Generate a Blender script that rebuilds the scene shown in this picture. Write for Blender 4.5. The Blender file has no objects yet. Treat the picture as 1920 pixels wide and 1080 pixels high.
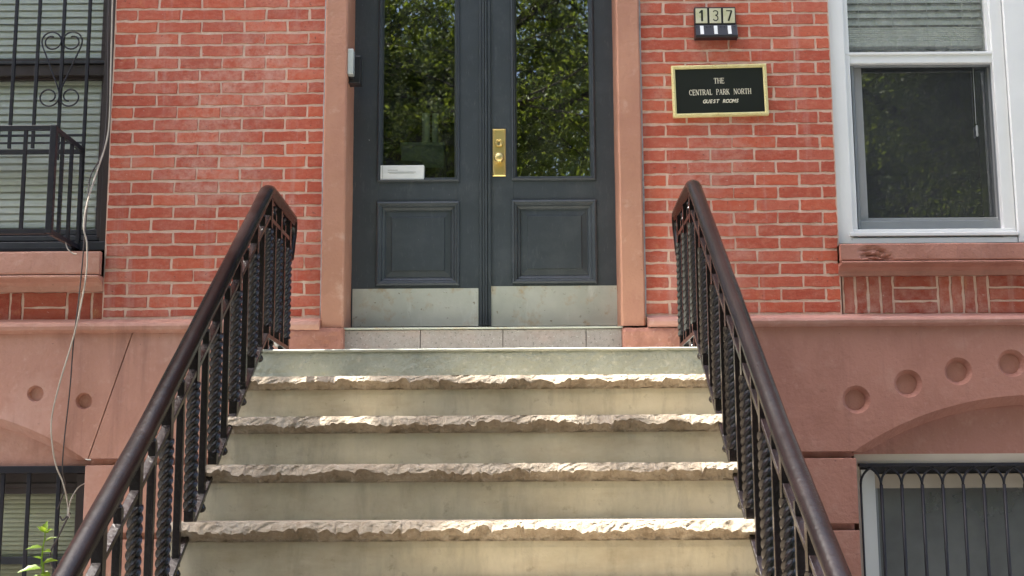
import bpy, math, random
import numpy as np
from mathutils import Vector, Matrix, noise
from mathutils.geometry import tessellate_polygon
rd = math.radians
random.seed(7)
RNG = np.random.default_rng(11)

# ------------------------------------------------------------------ camera
sc = bpy.context.scene
COL = sc.collection
FPX = 2446.0                      # focal length in photo pixels (1920 wide)
CAM = Vector((0.18, -6.27, 1.60))
CROT = Matrix.Rotation(rd(0.45), 3, 'Z') @ Matrix.Rotation(rd(90 + 9.05), 3, 'X') @ Matrix.Rotation(rd(-0.30), 3, 'Z')
cd = bpy.data.cameras.new('camera'); cam = bpy.data.objects.new('camera', cd); COL.objects.link(cam)
cam.matrix_world = Matrix.Translation(CAM) @ CROT.to_4x4()
cd.sensor_width = 36.0; cd.lens = FPX / 1920 * 36.0; cd.clip_start = 0.05; cd.clip_end = 500
sc.camera = cam

# ------------------------------------------------------------------ sky, sun, exposure
SUN_EL, SUN_AZ = 64.0, 3.0        # sun to the left (-X), a hair behind the facade plane
w = bpy.data.worlds.new('World'); sc.world = w; w.use_nodes = True
nt = w.node_tree; nt.nodes.clear()
sky = nt.nodes.new('ShaderNodeTexSky'); sky.sky_type = 'NISHITA'; sky.sun_disc = False
sky.sun_elevation = rd(SUN_EL); sky.sun_rotation = rd(270 + SUN_AZ); sky.air_density = .8; sky.dust_density = 4.5; sky.ozone_density = .6
bg = nt.nodes.new('ShaderNodeBackground'); bg.inputs[1].default_value = 0.15
wo = nt.nodes.new('ShaderNodeOutputWorld'); nt.links.new(sky.outputs[0], bg.inputs[0]); nt.links.new(bg.outputs[0], wo.inputs[0])
sl = bpy.data.lights.new('sun', 'SUN'); sl.energy = 5.0; sl.angle = rd(0.53); sl.color = (1, .95, .86)
so = bpy.data.objects.new('sun', sl); COL.objects.link(so)
sdir = Vector((-math.cos(rd(SUN_EL)) * math.cos(rd(SUN_AZ)), math.cos(rd(SUN_EL)) * math.sin(rd(SUN_AZ)), math.sin(rd(SUN_EL))))
so.rotation_euler = sdir.to_track_quat('Z', 'Y').to_euler(); so.location = (-6, -2, 14)
sc.view_settings.view_transform = 'Standard'; sc.view_settings.look = 'None'; sc.view_settings.gamma = 1
sc.view_settings.exposure = 2.0
sc.cycles.use_denoising = True
sc.cycles.max_bounces = 7; sc.cycles.transparent_max_bounces = 12; sc.cycles.caustics_reflective = False; sc.cycles.caustics_refractive = False

# ------------------------------------------------------------------ calibration: a photo pixel on the plane y = Y
def W(px, py, Y=0.0):
    d = CROT @ Vector(((px - 960) / FPX, (540 - py) / FPX, -1.0))
    return CAM + d * ((Y - CAM.y) / d.y)
def X_(px, py, Y=0.0): return W(px, py, Y).x
def Z_(px, py, Y=0.0): return W(px, py, Y).z

# ------------------------------------------------------------------ materials
def _nodes(name):
    m = bpy.data.materials.new(name); m.use_nodes = True; n = m.node_tree
    n.nodes.clear(); out = n.nodes.new('ShaderNodeOutputMaterial'); p = n.nodes.new('ShaderNodeBsdfPrincipled')
    n.links.new(p.outputs[0], out.inputs[0]); return m, n, p, out
def N(n, t, **kw):
    x = n.nodes.new(t)
    for k, v in kw.items(): setattr(x, k, v)
    return x
def _noise(n, pos, scale, detail=5, rough=.6, stretch=None):
    t = N(n, 'ShaderNodeTexNoise'); t.inputs['Scale'].default_value = scale; t.inputs['Detail'].default_value = detail; t.inputs['Roughness'].default_value = rough
    if stretch:
        mp = N(n, 'ShaderNodeMapping'); mp.inputs['Scale'].default_value = stretch; n.links.new(pos, mp.inputs[0]); n.links.new(mp.outputs[0], t.inputs['Vector'])
    else: n.links.new(pos, t.inputs['Vector'])
    return t.outputs['Fac']
def _ramp(n, fac, a, b):
    r = N(n, 'ShaderNodeMapRange'); r.inputs[1].default_value = a; r.inputs[2].default_value = b; n.links.new(fac, r.inputs[0]); return r.outputs[0]
def _mix(n, fac, a, b, blend='MIX'):
    x = N(n, 'ShaderNodeMix', data_type='RGBA', blend_type=blend)
    if isinstance(fac, (int, float)): x.inputs[0].default_value = fac
    else: n.links.new(fac, x.inputs[0])
    for i, c in ((6, a), (7, b)):
        if isinstance(c, tuple): x.inputs[i].default_value = (*c, 1)
        else: n.links.new(c, x.inputs[i])
    return x.outputs[2]
def _mul(n, a, b):
    x = N(n, 'ShaderNodeMath', operation='MULTIPLY')
    for i, v in ((0, a), (1, b)):
        if isinstance(v, (int, float)): x.inputs[i].default_value = v
        else: n.links.new(v, x.inputs[i])
    return x.outputs[0]
def pmat(name, c1, c2, scale=3, rough=.7, layers=(), bump=0, bscale=60, bump2=0, b2scale=8, metallic=0, lo=.35, hi=.65, stretch=None, coat=0):
    """two tones by noise, further (colour, scale, low, high, strength, stretch) patches over it, fine and coarse relief"""
    m, n, p, out = _nodes(name)
    pos = N(n, 'ShaderNodeNewGeometry').outputs['Position']
    c = _mix(n, _ramp(n, _noise(n, pos, scale, stretch=stretch), lo, hi), c1, c2)
    for (col, s, a, b, k, st) in layers:
        c = _mix(n, _mul(n, _ramp(n, _noise(n, pos, s, 6, .65, st), a, b), k), c, col)
    n.links.new(c, p.inputs['Base Color']); p.inputs['Roughness'].default_value = rough; p.inputs['Metallic'].default_value = metallic
    if coat: p.inputs['Coat Weight'].default_value = coat; p.inputs['Coat Roughness'].default_value = .12
    prev = None
    for (k, s) in ((bump, bscale), (bump2, b2scale)):
        if k:
            b = N(n, 'ShaderNodeBump'); b.inputs['Strength'].default_value = 1; b.inputs['Distance'].default_value = k
            n.links.new(_noise(n, pos, s, 6, .6), b.inputs['Height'])
            if prev: n.links.new(prev, b.inputs['Normal'])
            prev = b.outputs[0]
    if prev: n.links.new(prev, p.inputs['Normal'])
    return m
def brick_mat(name, tone=1.0):
    m, n, p, out = _nodes(name)
    g = N(n, 'ShaderNodeNewGeometry'); pos = g.outputs['Position']
    oi = N(n, 'ShaderNodeObjectInfo')
    ad = N(n, 'ShaderNodeMath', operation='ADD'); n.links.new(oi.outputs['Random'], ad.inputs[0]); n.links.new(g.outputs['Random Per Island'], ad.inputs[1])
    fr = N(n, 'ShaderNodeMath', operation='FRACT'); n.links.new(ad.outputs[0], fr.inputs[0])
    cr = N(n, 'ShaderNodeValToRGB'); n.links.new(fr.outputs[0], cr.inputs[0])
    e = cr.color_ramp.elements; e[0].position = 0; e[0].color = (.40 * tone, .068 * tone, .036 * tone, 1); e[1].position = 1; e[1].color = (.52 * tone, .12 * tone, .066 * tone, 1)
    for q, c in ((.2, (.46, .082, .043)), (.45, (.50, .118, .070)), (.62, (.41, .070, .038)), (.85, (.54, .108, .052))):
        x = e.new(q); x.color = (*[v * tone for v in c], 1)
    c = cr.outputs[0]
    c = _mix(n, _mul(n, _ramp(n, _noise(n, pos, 26, 7, .75, (1, 1, 1.6)), .46, .70), .5), c, (.62 * tone, .25 * tone, .16 * tone))
    c = _mix(n, _mul(n, _ramp(n, _noise(n, pos, 30, 6, .7), .56, .75), .55), c, (.30 * tone, .064 * tone, .04 * tone))
    c = _mix(n, _mul(n, _ramp(n, _noise(n, pos, 2.1, 8, .78, (1, 1, 1.5)), .54, .72), .55), c, (.66, .40, .32))
    c = _mix(n, _mul(n, _mul(n, _ramp(n, _noise(n, pos, 1.15, 3, .5), .50, .64), _ramp(n, _noise(n, pos, 17, 7, .75), .40, .64)), .55), c, (.70, .45, .37))
    c = _mix(n, _mul(n, _ramp(n, _noise(n, pos, 3.5, 6, .65, (2.6, 1, .18)), .57, .72), .45), c, (.58, .40, .36))
    c = _mix(n, _mul(n, _ramp(n, _noise(n, pos, 6.2, 6, .7), .62, .74), .55), c, (.60, .29, .12))
    c = _mix(n, _mul(n, _ramp(n, _noise(n, pos, 70, 3, .6), .66, .72), .75), c, (.11, .035, .03))
    c = _mix(n, _mul(n, _ramp(n, _noise(n, pos, 55, 3, .6, (1, 1, 1.3)), .70, .75), .7), c, (.72, .55, .48))
    n.links.new(c, p.inputs['Base Color']); p.inputs['Roughness'].default_value = .82
    b = N(n, 'ShaderNodeBump'); b.inputs['Distance'].default_value = .006; n.links.new(_noise(n, pos, 55, 8, .7), b.inputs['Height']); n.links.new(b.outputs[0], p.inputs['Normal'])
    return m
def glass_mat(name, refl, tint=(.9, .95, .92), dust=.0, dcol=(.5, .52, .5), ior=1.45, dscale=14, dlo=.35, dhi=.8, rough=.004):
    m = bpy.data.materials.new(name); m.use_nodes = True; n = m.node_tree; n.nodes.clear()
    out = N(n, 'ShaderNodeOutputMaterial'); tr = N(n, 'ShaderNodeBsdfTransparent'); tr.inputs[0].default_value = (*tint, 1)
    gl = N(n, 'ShaderNodeBsdfGlossy'); gl.inputs['Roughness'].default_value = rough
    lw = N(n, 'ShaderNodeFresnel'); lw.inputs[0].default_value = ior
    a = N(n, 'ShaderNodeMath', operation='ADD', use_clamp=True); a.inputs[1].default_value = refl; n.links.new(lw.outputs[0], a.inputs[0])
    mx = N(n, 'ShaderNodeMixShader'); n.links.new(a.outputs[0], mx.inputs[0]); n.links.new(tr.outputs[0], mx.inputs[1]); n.links.new(gl.outputs[0], mx.inputs[2])
    last = mx.outputs[0]
    if dust:
        pos = N(n, 'ShaderNodeNewGeometry').outputs['Position']
        df = N(n, 'ShaderNodeBsdfDiffuse'); df.inputs[0].default_value = (*dcol, 1)
        m2 = N(n, 'ShaderNodeMixShader'); n.links.new(_mul(n, _ramp(n, _noise(n, pos, dscale, 4, .6), dlo, dhi), dust), m2.inputs[0])
        n.links.new(last, m2.inputs[1]); n.links.new(df.outputs[0], m2.inputs[2]); last = m2.outputs[0]
    n.links.new(last, out.inputs[0]); return m
def leaf_mat(name, c1, c2):
    m, n, p, out = _nodes(name)
    g = N(n, 'ShaderNodeNewGeometry')
    c = _mix(n, g.outputs['Random Per Island'], c1, c2)
    n.links.new(c, p.inputs['Base Color']); p.inputs['Roughness'].default_value = .38
    t = N(n, 'ShaderNodeBsdfTranslucent'); n.links.new(_mix(n, .5, c, (.42, .50, .04)), t.inputs[0])
    mx = N(n, 'ShaderNodeMixShader'); mx.inputs[0].default_value = .5
    n.links.new(p.outputs[0], mx.inputs[1]); n.links.new(t.outputs[0], mx.inputs[2]); n.links.new(mx.outputs[0], out.inputs[0]); return m

M = {}
M['brick'] = brick_mat('red_brick'); M['brick_dark'] = brick_mat('dark_red_brick', .78)
M['mortar'] = pmat('mortar', (.78, .58, .47), (.68, .47, .37), 9, .95, [((.82, .68, .58), 30, .5, .7, .8, None), ((.22, .12, .09), 50, .64, .72, .7, None)], .004, 90, .006, 22)
M['stone_l'] = pmat('painted_brownstone', (.55, .285, .215), (.48, .235, .17), 2.2, .62, [((.38, .175, .125), 5, .52, .72, .6, (1, 1, .35)), ((.66, .40, .33), 1.6, .50, .66, .6, None), ((.62, .39, .31), 22, .56, .70, .5, None), ((.34, .15, .11), 2.6, .56, .68, .45, (1, 1, .6)), ((.30, .14, .105), 3, .56, .70, .5, (3.2, 1, .22)), ((.20, .09, .07), 34, .68, .72, .7, None)], .004, 45, .008, 7)
M['stone_r'] = pmat('painted_brownstone_red', (.44, .205, .155), (.385, .172, .128), 2.0, .60, [((.32, .135, .10), 4, .52, .72, .6, (1, 1, .4)), ((.48, .26, .205), 7, .54, .70, .6, None), ((.47, .25, .20), 26, .58, .70, .5, None), ((.30, .125, .09), 2.3, .56, .68, .5, (1, 1, .6)), ((.26, .115, .09), 3, .56, .70, .5, (3.2, 1, .22)), ((.16, .07, .055), 36, .68, .72, .7, None)], .004, 45, .008, 7)
M['stone_p'] = pmat('tan_pink_paint', (.50, .25, .165), (.43, .205, .135), 2.5, .6, [((.38, .16, .115), 3, .50, .70, .75, (1, 1, .4)), ((.60, .38, .29), 12, .58, .72, .6, None), ((.20, .09, .06), 36, .70, .73, .7, None)], .004, 50, .006, 9)
M['stone_f'] = pmat('faded_pink_paint', (.50, .27, .225), (.42, .20, .16), 4, .65, [((.60, .40, .36), 12, .55, .7, .5, None)], .0012, 80, .003, 14)
M['stone_rough'] = pmat('spalled_brownstone', (.42, .195, .145), (.33, .14, .10), 9, .85, [((.52, .31, .25), 40, .58, .7, .7, None)], .006, 55, .006, 16)
M['caulk'] = pmat('grey_caulk', (.42, .42, .42), (.28, .27, .27), 20, .8, [((.1, .09, .09), 30, .62, .7, .8, None)], .002, 60)
M['door'] = pmat('slate_blue_door_paint', (.050, .060, .071), (.043, .052, .061), 3, .40, [((.085, .095, .105), 5, .52, .75, .6, None), ((.10, .11, .12), 30, .58, .7, .4, (1, 1, .3)), ((.45, .47, .48), 34, .715, .735, .8, (1, 1, .5)), ((.14, .14, .14), 60, .62, .70, .5, (2.5, 1, .3))], .0006, 90, .0012, 12)
M['kick'] = pmat('worn_aluminium', (.54, .54, .47), (.44, .45, .39), 5, .45, [((.44, .33, .20), 14, .54, .70, .8, None), ((.70, .70, .64), 9, .56, .7, .6, (1, 1, .3)), ((.20, .16, .10), 42, .63, .68, .85, None)], .0012, 40, .001, 6, metallic=.1)
M['granite'] = pmat('pink_granite', (.28, .24, .225), (.34, .295, .28), 40, .7, [((.12, .10, .10), 75, .58, .64, .8, None), ((.60, .56, .53), 85, .60, .66, .8, None), ((.45, .30, .26), 6, .5, .75, .5, None)], .001, 160)
M['cement'] = pmat('green_grey_cement', (.44, .475, .41), (.36, .39, .335), 3, .9, [((.28, .31, .26), 7, .52, .72, .6, (1, 1, .4)), ((.64, .65, .57), 36, .55, .68, .6, None), ((.14, .14, .11), 50, .63, .70, .6, None)], .016, 38, .008, 14)
M['riser'] = pmat('olive_buff_render', (.64, .58, .44), (.54, .50, .385), 2.2, .88, [((.40, .37, .285), 4, .48, .72, .7, (1.6, 1, .6)), ((.34, .31, .24), 14, .52, .70, .55, (1, 1, .22)), ((.27, .23, .17), 26, .60, .72, .5, None), ((.62, .57, .45), 18, .52, .7, .45, None), ((.34, .25, .15), 1.5, .52, .7, .5, (1, 1, 3)), ((.08, .07, .05), 34, .715, .73, .9, None), ((.33, .25, .15), 3, .5, .75, .4, (1, 1, 2))], .0016, 90, .003, 10)
M['nosing'] = pmat('split_bluestone', (.43, .37, .29), (.30, .245, .18), 9, .9, [((.20, .15, .10), 30, .54, .7, .7, None), ((.54, .49, .42), 45, .55, .7, .6, None)], .010, 60, .008, 25)
M['paint_edge'] = pmat('pale_worn_edge', (.55, .58, .52), (.42, .45, .40), 16, .8, [((.12, .12, .1), 30, .64, .7, .8, (1, 1, .3))], .003, 60)
M['iron'] = pmat('black_brown_gloss_paint', (.006, .0048, .0055), (.011, .007, .008), 8, .2, [((.030, .020, .018), 14, .6, .76, .6, None), ((.20, .18, .15), 60, .745, .77, .7, None)], .0016, 34, .0007, 120)
M['iron'].node_tree.nodes['Principled BSDF'].inputs['Specular IOR Level'].default_value = .55
M['handrail'] = pmat('handrail_gloss_paint', (.0055, .0048, .0055), (.009, .0068, .0075), 6, .2, [((.018, .012, .012), 7, .55, .74, .5, None), ((.20, .18, .16), 60, .735, .76, .7, None)], .0014, 18, .0005, 110)
M['handrail'].node_tree.nodes['Principled BSDF'].inputs['Specular IOR Level'].default_value = .26
M['grille'] = pmat('dark_navy_gloss_paint', (.022, .022, .030), (.03, .028, .034), 10, .35, (), .0007, 90)
M['grille'].node_tree.nodes['Principled BSDF'].inputs['Specular IOR Level'].default_value = .28
M['brownframe'] = pmat('dark_brown_frame', (.050, .034, .032), (.036, .026, .025), 6, .5, (), .0006, 60)
M['darkframe_and_shade'] = pmat('charcoal_frame_and_shade', (.045, .047, .055), (.03, .032, .04), 6, .45, (), .0006, 60)  # also colours the painted-in shade over the right cellar window head
M['white'] = pmat('white_window_vinyl', (.84, .855, .86), (.78, .795, .80), 3, .4, [((.55, .48, .33), 3, .66, .8, .6, (3, 1, .7)), ((.4, .4, .38), 60, .74, .78, .5, None)])
M['cream'] = pmat('cream_paint', (.56, .48, .39), (.49, .41, .33), 4, .6, [((.35, .28, .22), 9, .64, .75, .5, None)], .0006, 60)
M['grey_alu'] = pmat('grey_aluminium', (.30, .32, .34), (.25, .27, .29), 5, .4, (), metallic=.3)
M['blind'] = pmat('pale_green_white_blind', (.87, .88, .83), (.82, .83, .78), 4, .55, [((.52, .50, .40), 3, .6, .8, .4, None)])
M['blind_old'] = pmat('yellowed_blind', (.72, .70, .54), (.62, .61, .46), 5, .6, [((.25, .22, .15), 12, .6, .75, .6, (1, 1, .2))])
M['blind_r'] = pmat('grey_white_blind', (.88, .91, .90), (.83, .86, .85), 6, .5, [((.48, .47, .40), 20, .6, .8, .5, None)])
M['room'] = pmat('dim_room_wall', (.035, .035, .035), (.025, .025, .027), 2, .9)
M['brass'] = pmat('polished_brass', (.84, .68, .32), (.76, .58, .22), 8, .42, [((.35, .25, .06), 30, .62, .75, .6, None)], .0006, 90, metallic=1)
M['gold'] = pmat('pale_gold_border', (.82, .74, .38), (.76, .66, .30), 30, .45, [((.42, .34, .12), 160, .58, .64, .7, None)], .004, 150)
M['signblack'] = pmat('black_sign_face', (.012, .014, .014), (.016, .018, .018), 4, .3)
M['letter'] = pmat('cream_lettering', (.80, .75, .60), (.74, .68, .54), 10, .5)
M['plastic'] = pmat('black_plastic', (.014, .014, .018), (.02, .02, .024), 10, .35)
M['tile'] = pmat('cream_number_tile', (.62, .60, .46), (.52, .52, .32), 20, .45, [((.42, .42, .16), 18, .52, .62, .6, None)])
M['paper'] = pmat('white_paper', (.80, .82, .82), (.74, .77, .77), 8, .6)
M['pencil'] = pmat('grey_print', (.35, .37, .38), (.4, .4, .4), 20, .7)
M['navy'] = pmat('navy_cloth', (.03, .05, .10), (.02, .035, .08), 12, .8)
M['cup'] = pmat('pale_green_cup', (.80, .86, .78), (.72, .80, .70), 12, .5)
M['carton'] = pmat('grey_green_carton', (.36, .43, .38), (.28, .36, .30), 6, .7)
M['cablew'] = pmat('dirty_white_cable', (.55, .50, .43), (.42, .36, .30), 20, .55)
M['cableb'] = pmat('dark_cable', (.07, .055, .055), (.05, .04, .04), 20, .5)
M['intercom'] = pmat('pale_grey_metal', (.62, .66, .66), (.5, .54, .54), 10, .35, metallic=.3)
M['bark'] = pmat('bark', (.055, .045, .035), (.03, .025, .02), 12, .9, (), .02, 30)
M['leaf'] = leaf_mat('leaf', (.055, .10, .014), (.13, .17, .03))
M['leaf2'] = leaf_mat('leaf_dark', (.03, .06, .012), (.07, .11, .02))
M['weed'] = leaf_mat('young_leaf', (.16, .30, .03), (.26, .42, .05))
M['sidewalk'] = pmat('concrete_pavement', (.20, .195, .185), (.16, .155, .15), 2, .9, [((.2, .19, .18), 8, .6, .75, .5, None)], .002, 60)
M['areaway'] = pmat('dark_bluestone_flags', (.075, .078, .085), (.055, .058, .062), 3, .85, (), .003, 40)
M['asphalt'] = pmat('asphalt', (.055, .055, .056), (.045, .045, .047), 5, .9, (), .004, 80)
M['kerb'] = pmat('granite_kerb', (.30, .29, .28), (.24, .23, .22), 20, .85)
M['grass'] = pmat('park_grass', (.03, .05, .014), (.04, .06, .02), 3, .95)
M['glass_door'] = glass_mat('door_glass', .17, (.85, .9, .87), .05, (.4, .44, .42), rough=.014)
M['glass_l'] = glass_mat('blind_window_glass', 0, (.98, .99, .98), .04, ior=1.16)
M['glass_r'] = glass_mat('dusty_window_glass', .0, (.98, .99, .985), .26, (.72, .75, .71), ior=1.2, dscale=45, dlo=.2)
M['glass_s'] = glass_mat('screened_window_glass', .22, (.8, .85, .85), .10, (.35, .37, .37), rough=.018)
M['glass_b'] = glass_mat('cellar_window_glass', .0, (.85, .88, .87), .85, (.27, .28, .275), ior=1.2, dscale=3, dlo=-.3, dhi=.8)
def screen_mat():
    m = bpy.data.materials.new('insect_screen_mesh'); m.use_nodes = True; n = m.node_tree; n.nodes.clear()
    out = N(n, 'ShaderNodeOutputMaterial'); tr = N(n, 'ShaderNodeBsdfTransparent'); df = N(n, 'ShaderNodeBsdfDiffuse'); df.inputs[0].default_value = (.085, .09, .10, 1)
    mx = N(n, 'ShaderNodeMixShader'); mx.inputs[0].default_value = .36
    n.links.new(tr.outputs[0], mx.inputs[1]); n.links.new(df.outputs[0], mx.inputs[2]); n.links.new(mx.outputs[0], out.inputs[0]); return m
M['screen'] = screen_mat()

# ------------------------------------------------------------------ mesh helpers
class MB:
    def __init__(s): s.v = []; s.f = []
    def add(s, vs, fs):
        o = len(s.v); s.v += [tuple(v) for v in vs]; s.f += [tuple(i + o for i in f) for f in fs]; return s
    def box(s, x0, x1, y0, y1, z0, z1):
        x0, x1 = sorted((x0, x1)); y0, y1 = sorted((y0, y1)); z0, z1 = sorted((z0, z1))
        return s.add([(x0, y0, z0), (x1, y0, z0), (x1, y1, z0), (x0, y1, z0), (x0, y0, z1), (x1, y0, z1), (x1, y1, z1), (x0, y1, z1)],
                     [(0, 3, 2, 1), (4, 5, 6, 7), (0, 1, 5, 4), (1, 2, 6, 5), (2, 3, 7, 6), (3, 0, 4, 7)])
    def bar(s, a, b, wx, wn):
        """rectangular bar from a to b"""
        a, b = Vector(a), Vector(b); d = (b - a).normalized()
        u = Vector((1, 0, 0)) if abs(d.x) < .8 else Vector((0, 1, 0))
        v = d.cross(u).normalized(); u = v.cross(d).normalized()
        vs = [p + u * (i * wx / 2) + v * (j * wn / 2) for p in (a, b) for i, j in ((-1, -1), (1, -1), (1, 1), (-1, 1))]
        return s.add(vs, [(3, 2, 1, 0), (4, 5, 6, 7), (0, 1, 5, 4), (1, 2, 6, 5), (2, 3, 7, 6), (3, 0, 4, 7)])
    def sweep_x(s, prof, x0, x1, n=1, jit=0, cap=True):
        """profile of (y, z) points drawn along x; jit roughens it"""
        k = len(prof); vs = []; fs = []
        for i in range(n + 1):
            x = x0 + (x1 - x0) * i / n
            for (y, z) in prof:
                if jit:
                    q = noise.noise(Vector((x * 9, y * 30, z * 30))) + .5 * noise.noise(Vector((x * 31, y * 40, z * 40)))
                    vs.append((x, y + q * jit, z + q * jit * .6))
                else: vs.append((x, y, z))
        for i in range(n):
            for j in range(k):
                a = i * k + j; b = i * k + (j + 1) % k; fs.append((a, b, b + k, a + k))
        if cap: fs.append(tuple(range(k))); fs.append(tuple(reversed(range(n * k, n * k + k))))
        return s.add(vs, fs)
    def frame(s, x0, x1, z0, z1, prof):
        """mitred moulding round a rectangle; prof is (inset, y) from outside to inside"""
        vs = []; fs = []
        for (i, y) in prof: vs += [(x0 + i, y, z0 + i), (x1 - i, y, z0 + i), (x1 - i, y, z1 - i), (x0 + i, y, z1 - i)]
        for r in range(len(prof) - 1):
            for j in range(4):
                a = r * 4 + j; b = r * 4 + (j + 1) % 4; fs.append((a, b, b + 4, a + 4))
        return s.add(vs, fs)
    def tube(s, path, r, n=8, cap=True):
        path = [Vector(p) for p in path]; k = len(path); rr = r if isinstance(r, (list, tuple)) else [r] * k
        vs = []; fs = []; u = None
        for i, p in enumerate(path):
            d = (path[min(i + 1, k - 1)] - path[max(i - 1, 0)])
            d = d.normalized() if d.length > 1e-9 else Vector((0, 0, 1))
            if u is None: u = d.orthogonal().normalized()
            u = (u - d * u.dot(d)); u = u.normalized() if u.length > 1e-6 else d.orthogonal().normalized()
            v = d.cross(u)
            for j in range(n):
                a = 2 * math.pi * j / n; vs.append(p + (u * math.cos(a) + v * math.sin(a)) * rr[i])
        for i in range(k - 1):
            for j in range(n):
                a = i * n + j; b = i * n + (j + 1) % n; fs.append((a, b, b + n, a + n))
        if cap: fs.append(tuple(reversed(range(n)))); fs.append(tuple(range((k - 1) * n, k * n)))
        return s.add(vs, fs)
    def lathe(s, c, axis, prof, n=20):
        """prof of (radius, distance along axis)"""
        c = Vector(c); d = Vector(axis).normalized(); u = d.orthogonal().normalized(); v = d.cross(u); vs = []; fs = []
        for (r, t) in prof:
            for j in range(n):
                a = 2 * math.pi * j / n; vs.append(c + d * t + (u * math.cos(a) + v * math.sin(a)) * max(r, 1e-5))
        for i in range(len(prof) - 1):
            for j in range(n):
                a = i * n + j; b = i * n + (j + 1) % n; fs.append((a, b, b + n, a + n))
        fs.append(tuple(reversed(range(n)))); fs.append(tuple(range((len(prof) - 1) * n, len(prof) * n)))
        return s.add(vs, fs)
    def poly(s, outer, y, holes=()):
        """flat polygon of (x, z) points facing -y, with holes"""
        loops = [[Vector((x, z, 0)) for x, z in l] for l in (outer, *holes)]
        flat = [p for l in loops for p in l]
        tris = tessellate_polygon(loops)
        fs = []
        for t in tris:
            a, b, c = (flat[i] for i in t)
            fs.append(tuple(t) if (b - a).cross(c - a).z > 0 else tuple(reversed(t)))
        return s.add([(p.x, y, p.y) for p in flat], fs)
    def skirt(s, loop, y0, y1, closed=True):
        k = len(loop); vs = [(x, y0, z) for x, z in loop] + [(x, y1, z) for x, z in loop]
        return s.add(vs, [(i, (i + 1) % k, (i + 1) % k + k, i + k) for i in range(k if closed else k - 1)])
    def prism(s, loop, y0, y1): s.poly(loop, y0); s.skirt(loop, y0, y1); return s

WL = {}
def link(o, parent, origin):
    COL.objects.link(o); WL[o.name] = Vector(origin)
    if parent: o.parent = parent; o.location = Vector(origin) - WL[parent.name]
    else: o.location = origin
    return o
def obj(name, mb, mat, parent=None, smooth=False, bevel=0, origin=None, seg=2):
    vs = np.array(mb.v, dtype=float)
    if origin is None: lo, hi = vs.min(0), vs.max(0); origin = ((lo[0] + hi[0]) / 2, (lo[1] + hi[1]) / 2, lo[2])
    vs = vs - np.array(origin)
    me = bpy.data.meshes.new(name); me.from_pydata(vs.tolist(), [], mb.f); me.update()
    me.materials.append(M[mat] if isinstance(mat, str) else mat)
    if smooth: me.polygons.foreach_set('use_smooth', [True] * len(me.polygons))
    o = bpy.data.objects.new(name, me); link(o, parent, origin)
    if bevel:
        b = o.modifiers.new('bevel', 'BEVEL'); b.width = bevel; b.segments = seg; b.limit_method = 'ANGLE'; b.angle_limit = rd(35)
    return o
def copy(src, parent, origin):
    o = src.copy(); COL.objects.link(o); WL[o.name] = Vector(origin); o.parent = parent
    o.location = Vector(origin) - (WL[parent.name] if parent else Vector()); return o
def tag(o, label=None, cat=None, group=None, kind=None):
    if label: o['label'] = label
    if cat: o['category'] = cat
    if group: o['group'] = group
    if kind: o['kind'] = kind
    return o
def thing(name, loc, label, cat, group=None):
    o = bpy.data.objects.new(name, None); o.empty_display_size = .1; link(o, None, loc); return tag(o, label, cat, group)
def box(name, x0, x1, y0, y1, z0, z1, mat, parent=None, bevel=0): return obj(name, MB().box(x0, x1, y0, y1, z0, z1), mat, parent, bevel=bevel)
def pbox(name, px0, py0, px1, py1, yf, yb, mat, parent, bevel=.002):
    """box whose front face on plane yf spans the given photo rectangle"""
    pm = ((px0 + px1) / 2, (py0 + py1) / 2)
    return box(name, X_(px0, pm[1], yf), X_(px1, pm[1], yf), yf, yb, Z_(pm[0], py1, yf), Z_(pm[0], py0, yf), mat, parent, bevel)

# ------------------------------------------------------------------ ground
tag(obj('park_ground', MB().add([(-150, -300, -.14), (150, -300, -.14), (150, -12.6, -.14), (-150, -12.6, -.14)], [(0, 1, 2, 3)]), 'grass'), kind='structure')
tag(obj('road', MB().add([(-150, -12.7, -.125), (150, -12.7, -.125), (150, -8.9, -.125), (-150, -8.9, -.125)], [(0, 1, 2, 3)]), 'asphalt'), kind='structure')
tag(box('kerb', -60, 60, -8.95, -8.75, -.3, .002, 'kerb', bevel=.01), kind='structure')
tag(obj('areaway', MB().box(-5.5, 5.5, -1.9, .3, -.2, .004), 'areaway'), kind='structure')
pv = tag(obj('pavement', MB().box(-60, 60, -8.752, .4, -.3, 0), 'sidewalk'), kind='structure')

# ------------------------------------------------------------------ key dimensions of the front
TOP = 7.2                                     # wall built up to here
XWL = X_(204, 300)                            # brick edge at left window
XPL, XPLi = X_(606, 300, -.04), X_(648, 300, -.04)      # left pilaster
XPRi, XPR = X_(1160, 300, -.04), X_(1204, 300, -.04)    # right pilaster
XWR = X_(1566, 300)                           # brick edge at right window
ZLAND = Z_(900, 653, -.72)
ZWT = Z_(900, 592)                            # top of the water table
XWL0 = XWL - 1.12                             # far side of left window opening
XWR1 = XWR + 1.36
YDOOR = .24
house = thing('row_house', (0, .2, 0), 'red brick row house front with painted brownstone trim around a slate double door', 'house')

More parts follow.
